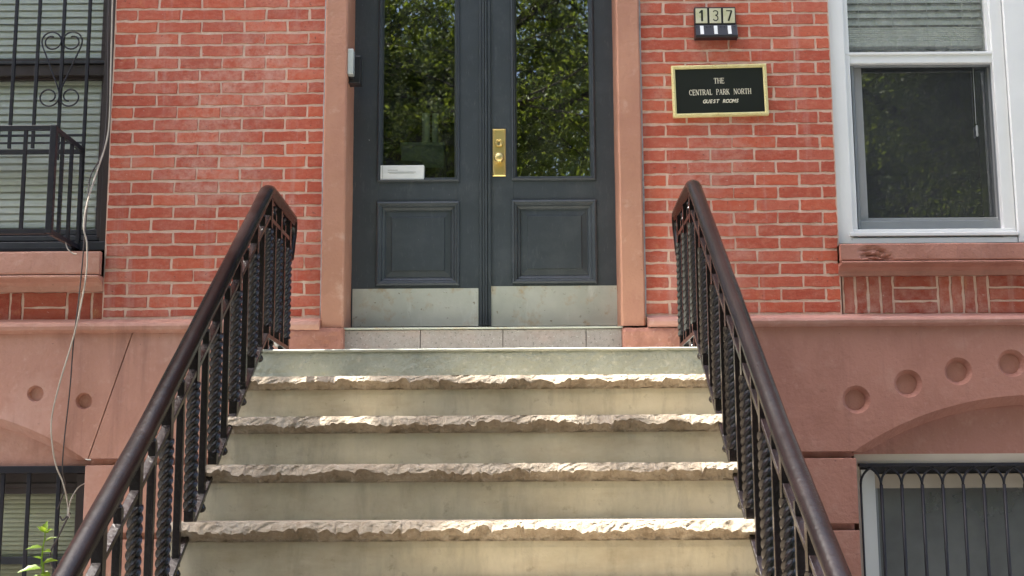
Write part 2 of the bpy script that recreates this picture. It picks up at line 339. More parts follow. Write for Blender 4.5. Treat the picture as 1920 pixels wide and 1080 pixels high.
# wall (mortar bed) with its openings, bricks as sub-parts
mb = MB()
for (x0, x1, z0, z1) in ((XWL, XPL + .03, ZWT - .05, TOP), (XPR - .03, XWR, ZWT - .05, TOP), (XPL + .03, XPR - .03, 4.75, TOP),
                         (XWL0, XWL, 4.60, TOP), (XWR, XWR1, 4.60, TOP), (-6.5, XWL0, ZWT - .05, TOP), (XWR1, 6.5, ZWT - .05, TOP)):
    mb.box(x0, x1, .001, .32, z0, z1)
wall = obj('wall', mb, 'mortar', house)
PIT = .2165; BH = None
def brick_mesh(L, H, rng, D=.012):
    """front of a brick: ragged outline, softened edge"""
    nx = 6 if L > H else 2; nz = 2 if L > H else 6
    pts = [(-L / 2 + L * i / nx, -H / 2) for i in range(nx)] + [(L / 2, -H / 2 + H * i / nz) for i in range(nz)] + \
          [(L / 2 - L * i / nx, H / 2) for i in range(nx)] + [(-L / 2, H / 2 - H * i / nz) for i in range(nz)]
    k = len(pts); vs = []
    J = [(rng.uniform(-.0026, .0026), rng.uniform(-.0026, .0026)) for _ in pts]
    tx, tz = rng.uniform(-.012, .012), rng.uniform(-.02, .02); pr = rng.uniform(-.0045, -.002)
    for (x, z), (a, b) in zip(pts, J): vs.append((x + a, .004, z + b))
    for (x, z), (a, b) in zip(pts, J):
        sx = (L / 2 - .0028) / (L / 2); sz = (H / 2 - .0026) / (H / 2)
        vs.append(((x + a) * sx, pr + x * tx * .15 + z * tz * .3, (z + b) * sz))
    fs = [(i, (i + 1) % k, (i + 1) % k + k, i + k) for i in range(k)] + [tuple(range(k, 2 * k))]
    return vs, fs
rb = random.Random(3)
BANK = {}
def put_brick(xc, zc, L, H, mat='brick', parent=wall, y=0.0):
    key = (round(L, 2), round(H, 3), mat)
    bank = BANK.setdefault(key, [])
    if len(bank) < 9:
        vs, fs = brick_mesh(L, H, rb); me = bpy.data.meshes.new('brick'); me.from_pydata(vs, [], fs); me.materials.append(M[mat]); me.update(); bank.append(me); m_ = me
    else: m_ = rb.choice(bank)
    o = bpy.data.objects.new('brick', m_); link(o, parent, (xc, y, zc)); return o
stuff = MB()
def course_rows(x0, x1, zref, ch, joint0, n_dn, n_up, zmin, ztop_parts):
    """running bond from x0 to x1; joint0 = a head joint of row 0; rows above the picture are joined"""
    for r in range(-n_dn, n_up):
        za, zb = zref + r * ch, zref + (r + 1) * ch
        if za < zmin: za = zmin
        if zb - za < .03: continue
        off = joint0 + (PIT / 2 if r % 2 else 0) + .002 * math.sin(r * 1.7)
        xs = [x0] + [off + k * PIT for k in range(-40, 40) if x0 + .03 < off + k * PIT < x1 - .03] + [x1]
        jh, jz = .0088, .0098
        for a, b in zip(xs[:-1], xs[1:]):
            q = rb.uniform(-.0016, .0016); L = round(b - a - jh, 3); H = round(zb - za - jz, 4)
            xc = (a + b) / 2 + rb.uniform(-.001, .001); zc = (za + zb) / 2 + q
            if zb > ztop_parts:
                vs, fs = brick_mesh(L, H, rb); stuff.add([(v[0] + xc, v[1], v[2] + zc) for v in vs], fs)
            else: put_brick(xc, zc, L, H)
CHL = (Z_(400, 16.7) - Z_(400, 578)) / 24; CHR = CHL * .999
course_rows(XWL, XPL + .012, Z_(400, 578), CHL, X_(277.7, 566), 1, 45, ZWT, Z_(400, -14))
course_rows(XPR - .012, XWR, Z_(1400, 565), CHR, X_(1507, 553) + PIT / 2, 1, 45, ZWT, Z_(1400, -14))
course_rows(-6.5, XWL0, Z_(400, 578), CHL, -5, 1, 45, ZWT, -9)
course_rows(XWR1, 6.5, Z_(400, 578), CHL, 5, 1, 45, ZWT, -9)
for (a, b, zz) in ((XPL, XPR, 4.76), (XWL0, XWL, 4.62), (XWR, XWR1, 4.62)):
    course_rows(a, b, zz, CHL, a + .1, 0, 32, zz, -9)
tag(obj('bricks', stuff, 'brick', wall), kind='stuff')

# brick panels under the two windows
def panel(x0, x1, z0, z1, groups, name):
    base = box(name, x0, x1, .018, .3, z0, z1, 'mortar', house)
    x = x0; ch = .061
    for kind, n in groups:
        if kind == 's':
            for _ in range(n):
                put_brick(x + ch / 2, (z0 + z1) / 2, ch - .009, z1 - z0 - .012, 'brick_dark', base, .017); x += ch
        else:
            L = .218; h = (z1 - z0) / n
            for i in range(n): put_brick(x + L / 2, z0 + h * (i + .5), L - .008, h - .0075, 'brick_dark', base, .017)
            x += L
        if x > x1: break
ZP1r, ZP0r = Z_(1750, 514), Z_(1750, 588)
panel(X_(1582, 550), X_(1582, 550) + 1.33, ZP0r, ZP1r, [('s', 4), ('h', 3), ('s', 4), ('h', 3), ('s', 4), ('h', 3)], 'brick_panel')
ZP1l, ZP0l = Z_(100, 546), Z_(100, 606)
xr_ = X_(192, 575); panel(xr_ - (3 * .061 + .218) * 2 - .24, xr_, ZP0l, ZP1l, [('s', 4), ('h', 2.0 and 2), ('s', 3), ('h', 2), ('s', 3)], 'brick_panel')

# water table: torus on a fillet
def ogee(y0, z0, z1):
    h = z1 - z0
    return [(y0 + .10, z1 + .012), (y0 + .045, z1 + .012), (y0 + .02, z1 - .004), (y0 - .012, z1 - .006), (y0 - .036, z1 - h * .25), (y0 - .042, z1 - h * .5), (y0 - .036, z1 - h * .75), (y0 - .015, z0 + .004), (y0 + .10, z0)]
for (x0, x1, pa, mat) in ((-6.5, X_(598, 600, -.09), 300, 'stone_l'), (X_(1216, 600, -.09), 6.5, 1500, 'stone_f')):
    zt, zb = Z_(pa, 590 if pa > 900 else 598, -.08), Z_(pa, 612 if pa > 900 else 624, -.08)
    obj('water_table', MB().sweep_x(ogee(-.042, zb, zt), x0, x1, 160, .0032), mat, house, smooth=False, bevel=.002)

# ------------------------------------------------------------------ painted brownstone basement: spandrels with sunk roundels, arches, piers
YS = -.045
def PX(pts, Y=YS): return [(W(a, b, Y).x, W(a, b, Y).z) for a, b in pts]
def circle(cx, cz, r, n=28): return [(cx + r * math.cos(2 * math.pi * i / n), cz + r * math.sin(2 * math.pi * i / n)) for i in range(n)]
def roundel(mb, cx, cz, r, y0, deep, r2):
    a, b, c = circle(cx, cz, r), circle(cx, cz, r2), circle(cx, cz, r2 * .97)
    for l0, l1, ya, yb in ((a, b, y0, y0 + deep * .75), (b, c, y0 + deep * .75, y0 + deep)):
        k = len(l0); vs = [(x, ya, z) for x, z in l0] + [(x, yb, z) for x, z in l1]
        mb.add(vs, [(i, i + k, (i + 1) % k + k, (i + 1) % k) for i in range(k)])
    mb.add([(x, y0 + deep, z) for x, z in c], [tuple(range(len(c)))])
def lerp_curve(pts, n=40):
    xs = [p[0] for p in pts]; out = []
    for i in range(n + 1):
        x = xs[0] + (xs[-1] - xs[0]) * i / n
        out.append((x, float(np.interp(x, xs, [p[1] for p in pts]))))
    return out
def arch(xs, zs, span, rise, n=44):
    """segmental arch from springing (xs, zs) over |span| towards sign(span)"""
    s = abs(span); R = (s * s / 4 + rise * rise) / (2 * rise); sg = 1 if span > 0 else -1
    return [(xs + sg * s * i / n, zs + math.sqrt(R * R - (s * i / n - s / 2) ** 2) - (R - rise)) for i in range(n + 1)]
# right spandrel
xs0, zs0 = W(1601, 846, YS).x, W(1601, 846, YS).z
SPAN_R, RISE_R = 1.75, .262
ar = arch(xs0, zs0, SPAN_R, RISE_R)
zt = Z_(1500, 611, YS); xa = .80
outer = [(xa, zt), (xa, zs0)] + ar + [(6.5, zs0), (6.5, zt)]
mb = MB(); cir = []
for (hx, hy) in ((1606, 749), (1703, 719), (1797, 696), (1897, 681)):
    c = W(hx, hy, YS); cir.append((c.x, c.z))
for c in list(cir): cir.append((2 * (xs0 + SPAN_R / 2) - c[0], c[1])) if 2 * (xs0 + SPAN_R / 2) - c[0] > cir[3][0] + .2 else None
mb.poly(outer, YS, [circle(cx, cz, .067) for cx, cz in cir]); mb.skirt(outer, YS, .2)
for cx, cz in cir: roundel(mb, cx, cz, .067, YS, .034, .050)
sp_r = obj('spandrel', mb, 'stone_r', house)
def splay(curve, dz, y1, shrink):
    """sloping band inside an arch and the sunk field under it"""
    cx = (curve[0][0] + curve[-1][0]) / 2
    inner = [(cx + (x - cx) * shrink, max(z - dz, curve[0][1] - .004)) for x, z in curve]
    k = len(curve); b = MB()
    b.add([(x, YS + .002, z) for x, z in curve] + [(x, y1 - .03, z) for x, z in inner] + [(x, y1, z) for x, z in inner],
          [(i, i + 1, i + 1 + k, i + k) for i in range(k - 1)] + [(i + k, i + 1 + k, i + 1 + 2 * k, i + 2 * k) for i in range(k - 1)])
    return b, inner
b, inner = splay(ar, .042, .05, .985); obj('arch_moulding', b, 'stone_r', house)
zh = Z_(1750, 853, .045)
b = MB().poly(inner + [(ar[-1][0] + .02, zh), (ar[0][0] - .02, zh)], .049); b.box(ar[0][0] - .03, ar[-1][0] + .03, .047, .2, zh - .004, zh + .02); obj('tympanum', b, 'stone_r', house)
# left spandrel (mirrored arrangement, smaller roundels, slanted joint between two stones)
xl0, zl0 = W(158, 860, YS).x, W(158, 860, YS).z
al = arch(xl0, zl0, -1.75, .262)
zt = Z_(300, 623, YS)
J0, J1 = PX([(247, 630), (165, 862)])
J0 = (J0[0] + .004, zt)
cl = [(W(a, c_, YS).x, W(a, c_, YS).z) for a, c_ in ((66, 738), (157, 752))]
mb = MB(); outer = [(-6.5, zt), (-6.5, zl0)] + list(reversed(al)) + [(J1[0] - .0025, zl0), (J0[0] - .0025, zt)]
mb.poly(outer, YS, [circle(cx, cz, .040) for cx, cz in cl]); mb.skirt(outer, YS, .2)
for cx, cz in cl: roundel(mb, cx, cz, .040, YS, .030, .033)
obj('spandrel', mb, 'stone_l', house)
mb = MB().prism([(J0[0] + .0025, zt), (J1[0] + .0025, zl0), (-.95, zl0), (-.95, zt)], YS, .2); obj('stone_block', mb, 'stone_l', house)
b, inner = splay(al, .042, .05, .985); b.f = [tuple(reversed(f)) for f in b.f]; obj('arch_moulding', b, 'stone_l', house)
zhl = Z_(80, 872, .045)
b = MB().poly(inner + [(al[-1][0] - .02, zhl), (al[0][0] + .02, zhl)], .049); b.box(al[-1][0] - .03, al[0][0] + .03, .047, .2, zhl - .004, zhl + .02); obj('tympanum', b, 'stone_l', house)
# piers of channelled blocks beside the stoop
def piers(x0, x1, ztop, pyg, mat):
    z = ztop - .032; k = 0
    while z > .02:
        h = .315 if k else Z_(pyg[0], pyg[1], YS) - Z_(pyg[0], pyg[2], YS)
        zb = max(z - h, 0.0); box('stone_block', x0, x1, YS, .2, zb, z, mat, house, .004); z = zb - .031; k += 1
XBR = X_(1609, 930, YS); XBL = X_(157, 930, YS)
piers(.80, XBR, zs0, (1560, 862, 985), 'stone_r'); piers(XBL, -.95, zl0, (200, 876, 1003), 'stone_l')
box('backing_wall', .80, XBR - .012, 0, .3, 0, zs0 + .02, 'stone_r', house); box('backing_wall', XBL + .012, -.95, 0, .3, 0, zl0 + .02, 'stone_l', house)
box('backing_wall', -.96, .81, -.02, .3, 0, ZLAND - .25, 'stone_l', house)
box('backing_wall', XBR + 1.62, 6.5, YS + .003, .3, 0, zs0, 'stone_r', house); box('backing_wall', -6.5, XBL - 1.62, YS + .003, .3, 0, zl0, 'stone_l', house)

# ------------------------------------------------------------------ door surround
zpb = Z_(620, 614, -.05)
def rough_box(x0, x1, y0, y1, z0, z1, amp, sd, nx=26, nz=10):
    b = MB(); vs = []; fs = []
    for j in range(nz + 1):
        for i in range(nx + 1):
            x = x0 + (x1 - x0) * i / nx; z = z0 + (z1 - z0) * j / nz
            e = min(i, nx - i, (nz - j)) ; q = noise.fractal(Vector((x * 22 + sd, z * 26, sd)), 1, 2, 4)
            vs.append((x, y0 + (.012 if e == 0 else 0) + q * amp, z + (q * amp * .6 if j == nz else 0)))
    for j in range(nz):
        for i in range(nx): a = j * (nx + 1) + i; fs.append((a, a + 1, a + nx + 2, a + nx + 1))
    top = [(nz * (nx + 1) + i) for i in range(nx + 1)]; k = len(vs)
    vs += [(vs[t][0], y1, vs[t][2]) for t in top]
    fs += [(top[i], top[i + 1], k + i + 1, k + i) for i in range(nx)]
    for c in (0, nx):
        col = [j * (nx + 1) + c for j in range(nz + 1)]; k = len(vs); vs += [(vs[t][0], y1, vs[t][2]) for t in col]
        fs += [(col[j], k + j, k + j + 1, col[j + 1]) if c else (col[j + 1], k + j + 1, k + j, col[j]) for j in range(nz)]
    return b.add(vs, fs)
for (xo, xi, pl0, pl1, sd) in ((XPL, XPLi, 535, 643, 1), (XPR, XPRi, 1290, 1168, 5)):
    mb = MB(); n = 60; xa, xb = sorted((xo, xi))
    for k in range(n):                                           # slightly wavy rendered shaft
        z0 = zpb + (4.75 - zpb) * k / n; z1 = zpb + (4.75 - zpb) * (k + 1) / n
        def wv(z, s_): return .0022 * noise.noise(Vector((z * 4, s_ + sd, 0))) + .0012 * noise.noise(Vector((z * 19, s_ + sd, 3)))
        vs = []
        for z in (z0, z1):
            f = 1 if z > zpb + .02 else 1.0
            vs += [(xa + wv(z, 1), .02, z), (xa + wv(z, 1), -.033, z), (xa + .008 + wv(z, 1), -.041 + wv(z, 7), z), (xb - .008 + wv(z, 2), -.041 + wv(z, 8), z), (xb + wv(z, 2), -.033, z), (xb + wv(z, 2), .30, z)] if xi == xb else \
                  [(xa + wv(z, 1), .30, z), (xa + wv(z, 1), -.033, z), (xa + .008 + wv(z, 1), -.041 + wv(z, 7), z), (xb - .008 + wv(z, 2), -.041 + wv(z, 8), z), (xb + wv(z, 2), -.033, z), (xb + wv(z, 2), .02, z)]
        mb.add(vs, [(i, i + 1, i + 7, i + 6) for i in range(5)])
    p = obj('pilaster', mb, 'stone_p', house, smooth=False)
    obj('plinth', rough_box(*sorted((X_(pl0, 632, -.075), X_(pl1, 632, -.075))), -.075, .22, ZLAND - .02, Z_(620 if sd == 1 else 1230, 614, -.075), .0075, sd * 3.1), 'stone_rough', p)
    # caulk bead between brick and shaft
    xc = xo + (-.004 if sd == 1 else .004)
    obj('caulk_joint', MB().tube([(xc + .0022 * noise.noise(Vector((z, sd, 0))), -.004, z) for z in np.linspace(zpb + .05, 4.7, 40)], [.0065 + .003 * noise.noise(Vector((z * 9, sd, 4))) for z in np.linspace(zpb + .05, 4.7, 40)], 6), 'caulk', p, smooth=True)
box('lintel', XPL - .02, XPR + .02, -.06, .3, 4.75, 4.98, 'stone_p', house, .006)

# ------------------------------------------------------------------ double door
XD0, XD1 = X_(661.5, 300, YDOOR), X_(1159, 300, YDOOR); XDM = X_(908, 300, YDOOR)
ZD0 = Z_(900, 613, YDOOR); ZD1 = 4.70
def door(pxs, zs, side):
    """pxs: outer left, glass left, glass right, outer right at mid height; every member its own piece"""
    x0, g0, g1, x1 = pxs; zg, zr, zp = zs                                      # glass bottom, panel top, panel bottom
    d = obj('door', MB().box(x0, x1, YDOOR + .030, YDOOR + .034, ZD0 + .004, zg - .02), 'door', house)
    box('stile', x0, g0, YDOOR, YDOOR + .045, ZD0 + .004, ZD1, 'door', d, .002); box('stile', g1, x1, YDOOR, YDOOR + .045, ZD0 + .004, ZD1, 'door', d, .002)
    for (a, b_) in ((ZD0 + .004, zp), (zr, zg), (ZD1 - .12, ZD1)): box('rail', g0, g1, YDOOR + .001, YDOOR + .044, a, b_, 'door', d, .001)
    y = YDOOR
    obj('glazing_bead', MB().frame(g0 - .012, g1 + .012, zg - .016, ZD1 - .10, [(0, y + .001), (.003, y - .009), (.010, y - .012), (.014, y - .004), (.020, y - .004), (.026, y + .012), (.030, y + .03)]), 'door', d, bevel=.0008)
    obj('panel_moulding', MB().frame(g0 - .012, g1 + .012, zp - .004, zr + .004, [(0, y + .001), (.003, y - .010), (.012, y - .013), (.018, y - .006), (.026, y - .004), (.032, y + .010), (.042, y + .014), (.048, y + .024)]), 'door', d, bevel=.0008)
    fx0, fx1, fz0, fz1 = g0 + .034, g1 - .034, zp + .044, zr - .044
    obj('panel', MB().frame(fx0, fx1, fz0, fz1, [(0, y + .024), (.032, y + .018), (.034, y + .012), (.036, y + .012)]).add(
        [(fx0 + .036, y + .012, fz0 + .036), (fx1 - .036, y + .012, fz0 + .036), (fx1 - .036, y + .012, fz1 - .036), (fx0 + .036, y + .012, fz1 - .036)], [(0, 1, 2, 3)]), 'door', d, bevel=.0006)
    box('pane', g0 + .012, g1 - .012, y + .026, y + .030, zg + .008, ZD1 - .12, 'glass_door', d)
    return d
ZG = (Z_(785, 336, YDOOR), Z_(785, 379, YDOOR), Z_(785, 535, YDOOR)); ZGr = (Z_(1036, 333, YDOOR), Z_(1036, 376, YDOOR), Z_(1036, 531, YDOOR))
def dx(p): return X_(p, 300, YDOOR)
dl = door((XD0, dx(711), dx(858), dx(902)), ZG, 0); dr = door((dx(919), dx(963), dx(1113), XD1), ZGr, 1)
# meeting stile with reeds, on the left leaf
for i, (a, b_, yy) in enumerate(((899, 904, -.010), (904.6, 909, -.016), (909.6, 913.5, -.021), (914, 920, -.014))):
    box('astragal', dx(a), dx(b_), YDOOR + yy, YDOOR + .02, ZD0 + .004, ZD1, 'door', dl, .0022)
# kick plates with screws
for (d, a, b_, c_, e) in ((dl, 660.5, 897, 541, 612), (dr, 921, 1164, 536, 611)):
    yk = YDOOR - .004; mx = (a + b_) / 2
    mb = MB(); nx, nz = 16, 6; x0, x1, z0, z1 = X_(a, 577, yk), X_(b_, 577, yk), Z_(mx, e, yk), Z_(mx, c_, yk); vs = []
    for j in range(nz + 1):
        for i in range(nx + 1):
            x = x0 + (x1 - x0) * i / nx; z = z0 + (z1 - z0) * j / nz; ed = min(i, nx - i, j, nz - j)
            vs.append((x, yk - (.0012 * noise.noise(Vector((x * 9, z * 9, 2))) if ed else 0), z))
    mb.add(vs, [(j * (nx + 1) + i, j * (nx + 1) + i + 1, (j + 1) * (nx + 1) + i + 1, (j + 1) * (nx + 1) + i) for j in range(nz) for i in range(nx)])
    mb.skirt([(x0, z0), (x1, z0), (x1, z1), (x0, z1)], yk, yk + .003)
    kp = obj('kick_plate', mb, 'kick', d, smooth=True)
    for q in (.015, .21, .47, .73, .985):
        obj('screw', MB().lathe((x0 + (x1 - x0) * q, yk, z1 - .018), (0, -1, 0), [(.005, -.001), (.0045, .0015), (.002, .0028)], 8), 'kick', d, smooth=True)
# brass lock plate
yk = YDOOR - .001; lx0, lx1, lz0, lz1 = X_(923.5, 290, yk), X_(948.5, 290, yk), Z_(936, 331, yk), Z_(936, 242, yk)
mb = MB().frame(lx0, lx1, lz0, lz1, [(0, yk + .002), (0, yk - .004), (.006, yk - .009), (.008, yk - .007)])
mb.add([(lx0 + .008, yk - .007, lz0 + .008), (lx1 - .008, yk - .007, lz0 + .008), (lx1 - .008, yk - .007, lz1 - .008), (lx0 + .008, yk - .007, lz1 - .008)], [(0, 1, 2, 3)])
obj('lock_plate', mb, 'brass', dr, bevel=.0006)
lc = (lx0 + lx1) / 2
obj('lock_cylinder', MB().lathe((lc, yk - .006, Z_(936, 269, yk)), (0, -1, 0), [(.021, 0), (.021, .008), (.018, .012), (.0145, .011), (.013, .003), (.0, .003)], 28), 'brass', dr, smooth=True)
obj('keyway', MB().box(lc - .0016, lc + .0016, yk - .0125, yk - .009, Z_(936, 274, yk), Z_(936, 267, yk)), 'plastic', dr)
obj('knob', MB().lathe((lc, yk - .006, Z_(936, 300, yk)), (0, -1, 0), [(.018, 0), (.016, .008), (.011, .014), (.012, .024), (.021, .030), (.0265, .040), (.027, .047), (.024, .056), (.015, .062), (.0, .064)], 32), 'brass', dr, smooth=True)
for a in (lx0 + .012, lx1 - .012):
    for b_ in (lz0 + .018, lz1 - .018): obj('screw', MB().lathe((a, yk - .007, b_), (0, -1, 0), [(.0035, 0), (.003, .0015), (.001, .002)], 8), 'brass', dr, smooth=True)
# door frame head/jambs behind the pilasters, threshold strip and granite tiles
box('door_jamb', XPLi - .03, XD0 - .002, YDOOR - .012, .34, ZD0, ZD1 + .05, 'stone_p', house); box('door_jamb', XD1 + .002, XPRi + .03, YDOOR - .012, .34, ZD0, ZD1 + .05, 'stone_p', house)
sill = box('threshold', X_(644, 615, -.02), X_(1168, 615, -.02), -.022, .34, Z_(900, 616.5, -.022), Z_(900, 613, -.022), 'kick', house, .002)
for a, b_ in ((645, 787.4), (788.6, 942.4), (943.6, 1098.4), (1099.6, 1166)):
    box('granite_tile', X_(a, 632, -.012), X_(b_, 632, -.012), -.012, .2, ZLAND - .02, Z_(900, 617, -.012) - .003, 'granite', sill, .002)
# vestibule behind the glass
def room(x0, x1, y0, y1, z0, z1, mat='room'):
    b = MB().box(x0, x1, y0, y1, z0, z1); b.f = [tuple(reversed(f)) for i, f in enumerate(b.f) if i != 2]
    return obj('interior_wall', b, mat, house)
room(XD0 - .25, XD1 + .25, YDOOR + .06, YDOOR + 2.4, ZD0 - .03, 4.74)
# things standing inside behind the left pane
yy = YDOOR - .006
mb = MB().box(X_(713, 320, yy), X_(795, 320, yy), yy, yy + .028, Z_(755, 337, yy), Z_(755, 309.5, yy))
pk = thing('parcel', (X_(755, 320, yy), yy + .02, Z_(755, 337, yy)), 'flat white paper packet standing at the bottom of left door pane', 'packet')
obj('wrapper', mb, 'paper', pk, bevel=.003)
box('fold', X_(717, 320, yy), X_(717.7, 320, yy), yy - .0012, yy, Z_(755, 336, yy), Z_(755, 311, yy), 'pencil', pk)
for (a, b_, c_) in ((727, 746, 318.6), (727, 780, 322.4), (730, 776, 324.4)): box('print_line', X_(a, c_, yy), X_(b_, c_, yy), yy - .0012, yy, Z_(755, c_ + .7, yy), Z_(755, c_, yy), 'pencil', pk)
yt = YDOOR + .13
tb = thing('carton', (X_(790, 300, yt), yt + .15, ZD0 - .03), 'grey green carton behind left door pane carrying two cup stacks', 'box')
x0, x1, z1 = X_(752, 300, yt), X_(832, 300, yt), Z_(790, 267, yt)
box('carton_body', x0, x1, yt, yt + .28, ZD0 - .03, z1 - .02, 'carton', tb, .004); box('lid', x0 - .006, x1 + .006, yt - .006, yt + .286, z1 - .02, z1, 'carton', tb, .003)
for a, top, lab in ((799, 214, 'taller ribbed stack of pale green cups at left on carton inside door'), (816, 214, 'slimmer stack of pale green cups at right on carton inside door')):
    c = (X_(a, 240, yt + .1), yt + .1, z1); t_ = thing('cup_stack', c, lab, 'cups', 'cup stacks inside the door')
    r = .022 if a == 799 else .018; zt_ = Z_(a, top, yt + .1) - z1; k = 9
    for i in range(k): obj('cup', MB().lathe((c[0], c[1], z1 + zt_ * i / k), (0, 0, 1), [(r * .86, 0), (r, zt_ / k * .9), (r * 1.05, zt_ / k * .92), (r * 1.05, zt_ / k * .99)], 18), 'cup', t_, smooth=False)
cl_ = thing('folded_cloth', (X_(750, 300, yt), yt - .06, Z_(750, 312, yt - .06)), 'navy folded cloth behind the white packet inside the door', 'cloth')
obj('cloth_fold', MB().tube([(X_(p, 305, yt - .06), yt - .06, Z_(p, q, yt - .06)) for p, q in ((706, 298), (722, 304), (742, 309), (765, 308), (792, 307))], [.03, .028, .022, .02, .012], 10), 'navy', cl_, smooth=True)
obj('cloth_shelf', MB().box(x0 - .2, x1, yt - .075, yt - .01, ZD0 - .03, Z_(750, 316, yt - .06)), 'room', house)

# ------------------------------------------------------------------ windows
def slat_mesh(L, wd, tilt):
    prof = []; n = 5
    for i in range(n + 1):
        u = (i / n - .5) * wd; c = .0035 * (1 - (2 * i / n - 1) ** 2)
        a = rd(tilt); prof.append((-(math.cos(a) * u) - math.sin(a) * c * 1, math.sin(a) * u * -1 + math.cos(a) * c))
    vs = []; fs = []
    for x in (-L / 2, L / 2):
        for (y, z) in prof: vs.append((x, y, z))
    k = n + 1
    return vs, [(i, i + 1, i + 1 + k, i + k) for i in range(n)]
def blind(name, x0, x1, ztop, zbot, y, pitch, wd, tilt, mat, label, cord=(), bottom=True):
    t = thing(name, ((x0 + x1) / 2, y, zbot), label, 'blind')
    vs, fs = slat_mesh(x1 - x0, wd, tilt); me = bpy.data.meshes.new('slat'); me.from_pydata(vs, [], fs); me.materials.append(M[mat])
    me.polygons.foreach_set('use_smooth', [True] * len(fs)); me.update()
    z = ztop; r = random.Random(name + str(zbot))
    while z > zbot:
        o = bpy.data.objects.new('slat', me); link(o, t, ((x0 + x1) / 2, y + r.uniform(-.0012, .0012), z)); o.rotation_euler = (r.uniform(-.05, .05), r.uniform(-.0025, .0025), 0); z -= pitch
    if bottom: box('bottom_rail', x0, x1, y - .012, y + .012, zbot - .03, zbot - .008, mat, t, .003)
    for c in cord: obj('ladder_cord', MB().tube([(c, y - wd * .5 * abs(math.cos(rd(tilt))) - .004, ztop), (c + .002, y - wd * .5 * abs(math.cos(rd(tilt))) - .004, zbot)], .0011, 5), mat, t)
    return t
# left parlour window: brown frame, two sashes, blind
def lx(p, y=.1): return X_(p, 250, y)
wl = obj('window', MB().box(XWL - .055, XWL + .02, .075, .32, Z_(200, 470, .08), 4.62), 'brownframe', house, bevel=.004)
box('frame', XWL0 - .02, XWL0 + .055, .075, .32, Z_(200, 470, .08), 4.62, 'brownframe', wl, .004); box('frame', XWL0, XWL, .075, .32, 4.54, 4.62, 'brownframe', wl, .004)
xo0, xo1 = XWL0 + .055, XWL - .055; zs = Z_(100, 448, .1); zm0, zm1 = Z_(100, 143, .13), Z_(100, 119, .11)
box('stop', xo1 - .018, xo1, .085, .2, zs, 4.54, 'brownframe', wl, .002)
for (za, zb, y) in ((zm1, 4.54, .125), (zs, zm0 + .03, .155)):
    s = [(xo0, xo0 + .03, za, zb), (xo1 - .05, xo1 - .018, za, zb), (xo0 + .03, xo1 - .05, zb - .04, zb), (xo0 + .03, xo1 - .05, za, za + .03)]
    for i, (a, b_, c_, d_) in enumerate(s): box('stile' if i < 2 else 'sash_rail', a, b_, y, y + .028, c_, d_, 'brownframe', wl, .002)
    box('pane', xo0 + .03, xo1 - .05, y + .012, y + .015, za + .03, zb - .04, 'glass_l', wl)
box('meeting_rail', xo0, xo1 - .018, .105, .15, zm1 - .002, Z_(100, 118, .105) + .012, 'darkframe_and_shade', wl, .003); box('meeting_rail', xo0, xo1 - .018, .118, .17, zm0, zm1 - .004, 'brownframe', wl, .003)
for (a, b_, y) in ((430, 441, .115), (441.5, 452, .09), (453, 470, .045)): box('bottom_rail', XWL0 + .02, XWL - (.0 if y < .06 else .03), y, .3, Z_(100, b_, y), Z_(100, a, y), 'darkframe_and_shade', wl, .004)
box('pane_backing', XWL0, XWL, .33, .36, Z_(100, 470), 4.6, 'room', wl)
blind('venetian_blind', XWL0 + .07, X_(191, 250, .21), 4.5, Z_(100, 436, .21), .19, .0372, .046, 68, 'blind', 'pale green white venetian blind closed behind barred parlour window at left', [X_(184, 300, .2)])
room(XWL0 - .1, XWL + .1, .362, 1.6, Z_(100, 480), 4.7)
# stone sill and bed moulding under it
def sill_mould(x0, x1, za, zb, zc, yo, mat, name, dmg=None):
    s_ = MB(); nx, nz = 110, 12; vs = []
    for j in range(nz + 1):
        for i in range(nx + 1):
            x = x0 + (x1 - x0) * i / nx; z = zb + (za - zb) * j / nz; y = yo + .003 * noise.noise(Vector((x * 5, z * 9, 1)))
            if j in (0, nz): y += .004
            if dmg:
                u, v = (x - dmg[0]) / .085, (z - dmg[1]) / .05; q = 1 - u * u - (v + u * .35) ** 2
                if q > 0: y += .017 * min(1, q * 1.8) * (0.75 + 1.1 * noise.fractal(Vector((x * 26 + z * 30, z * 70, 2)), 1, 2, 4))
            vs.append((x, y, z))
    s_.add(vs, [(j * (nx + 1) + i, j * (nx + 1) + i + 1, (j + 1) * (nx + 1) + i + 1, (j + 1) * (nx + 1) + i) for j in range(nz) for i in range(nx)])
    s_.box(x0, x1, yo + .04, .3, zb, za); s_.add([(x0, yo + .004, za), (x1, yo + .004, za), (x1, .2, za), (x0, .2, za), (x0, yo + .004, zb), (x1, yo + .004, zb), (x1, .1, zb), (x0, .1, zb)], [(0, 1, 2, 3), (4, 7, 6, 5), (0, 3, 7, 4), (1, 5, 6, 2)])
    o = obj(name, s_, mat, house)
    h = zb - zc; prof = [(yo + .010, zb - .005), (yo - .005, zb - h * .08), (yo - .008, zb - h * .17), (yo - .003, zb - h * .26), (yo + .018, zb - h * .31), (yo + .048, zb - h * .42), (yo + .068, zb - h * .66), (yo + .074, zc), (.1, zc), (.1, zb - .005)]
    obj('bed_moulding', MB().sweep_x(prof, x0, x1, 60, .0018), mat, o)
    return o
sill_mould(XWL0 - .05, XWL + .0, Z_(100, 471, -.075), Z_(100, 514, -.075), Z_(100, 546, -.02), -.075, 'stone_l', 'window_sill')
xs_ = X_(1577, 470, -.075)
dm = W(1642, 480, -.075)
sill_mould(xs_, XWR1 + .05, Z_(1750, 455.5, -.075), Z_(1750, 487, -.075), Z_(1750, 515, -.02), -.075, 'stone_r', 'window_sill', (dm.x, dm.z))
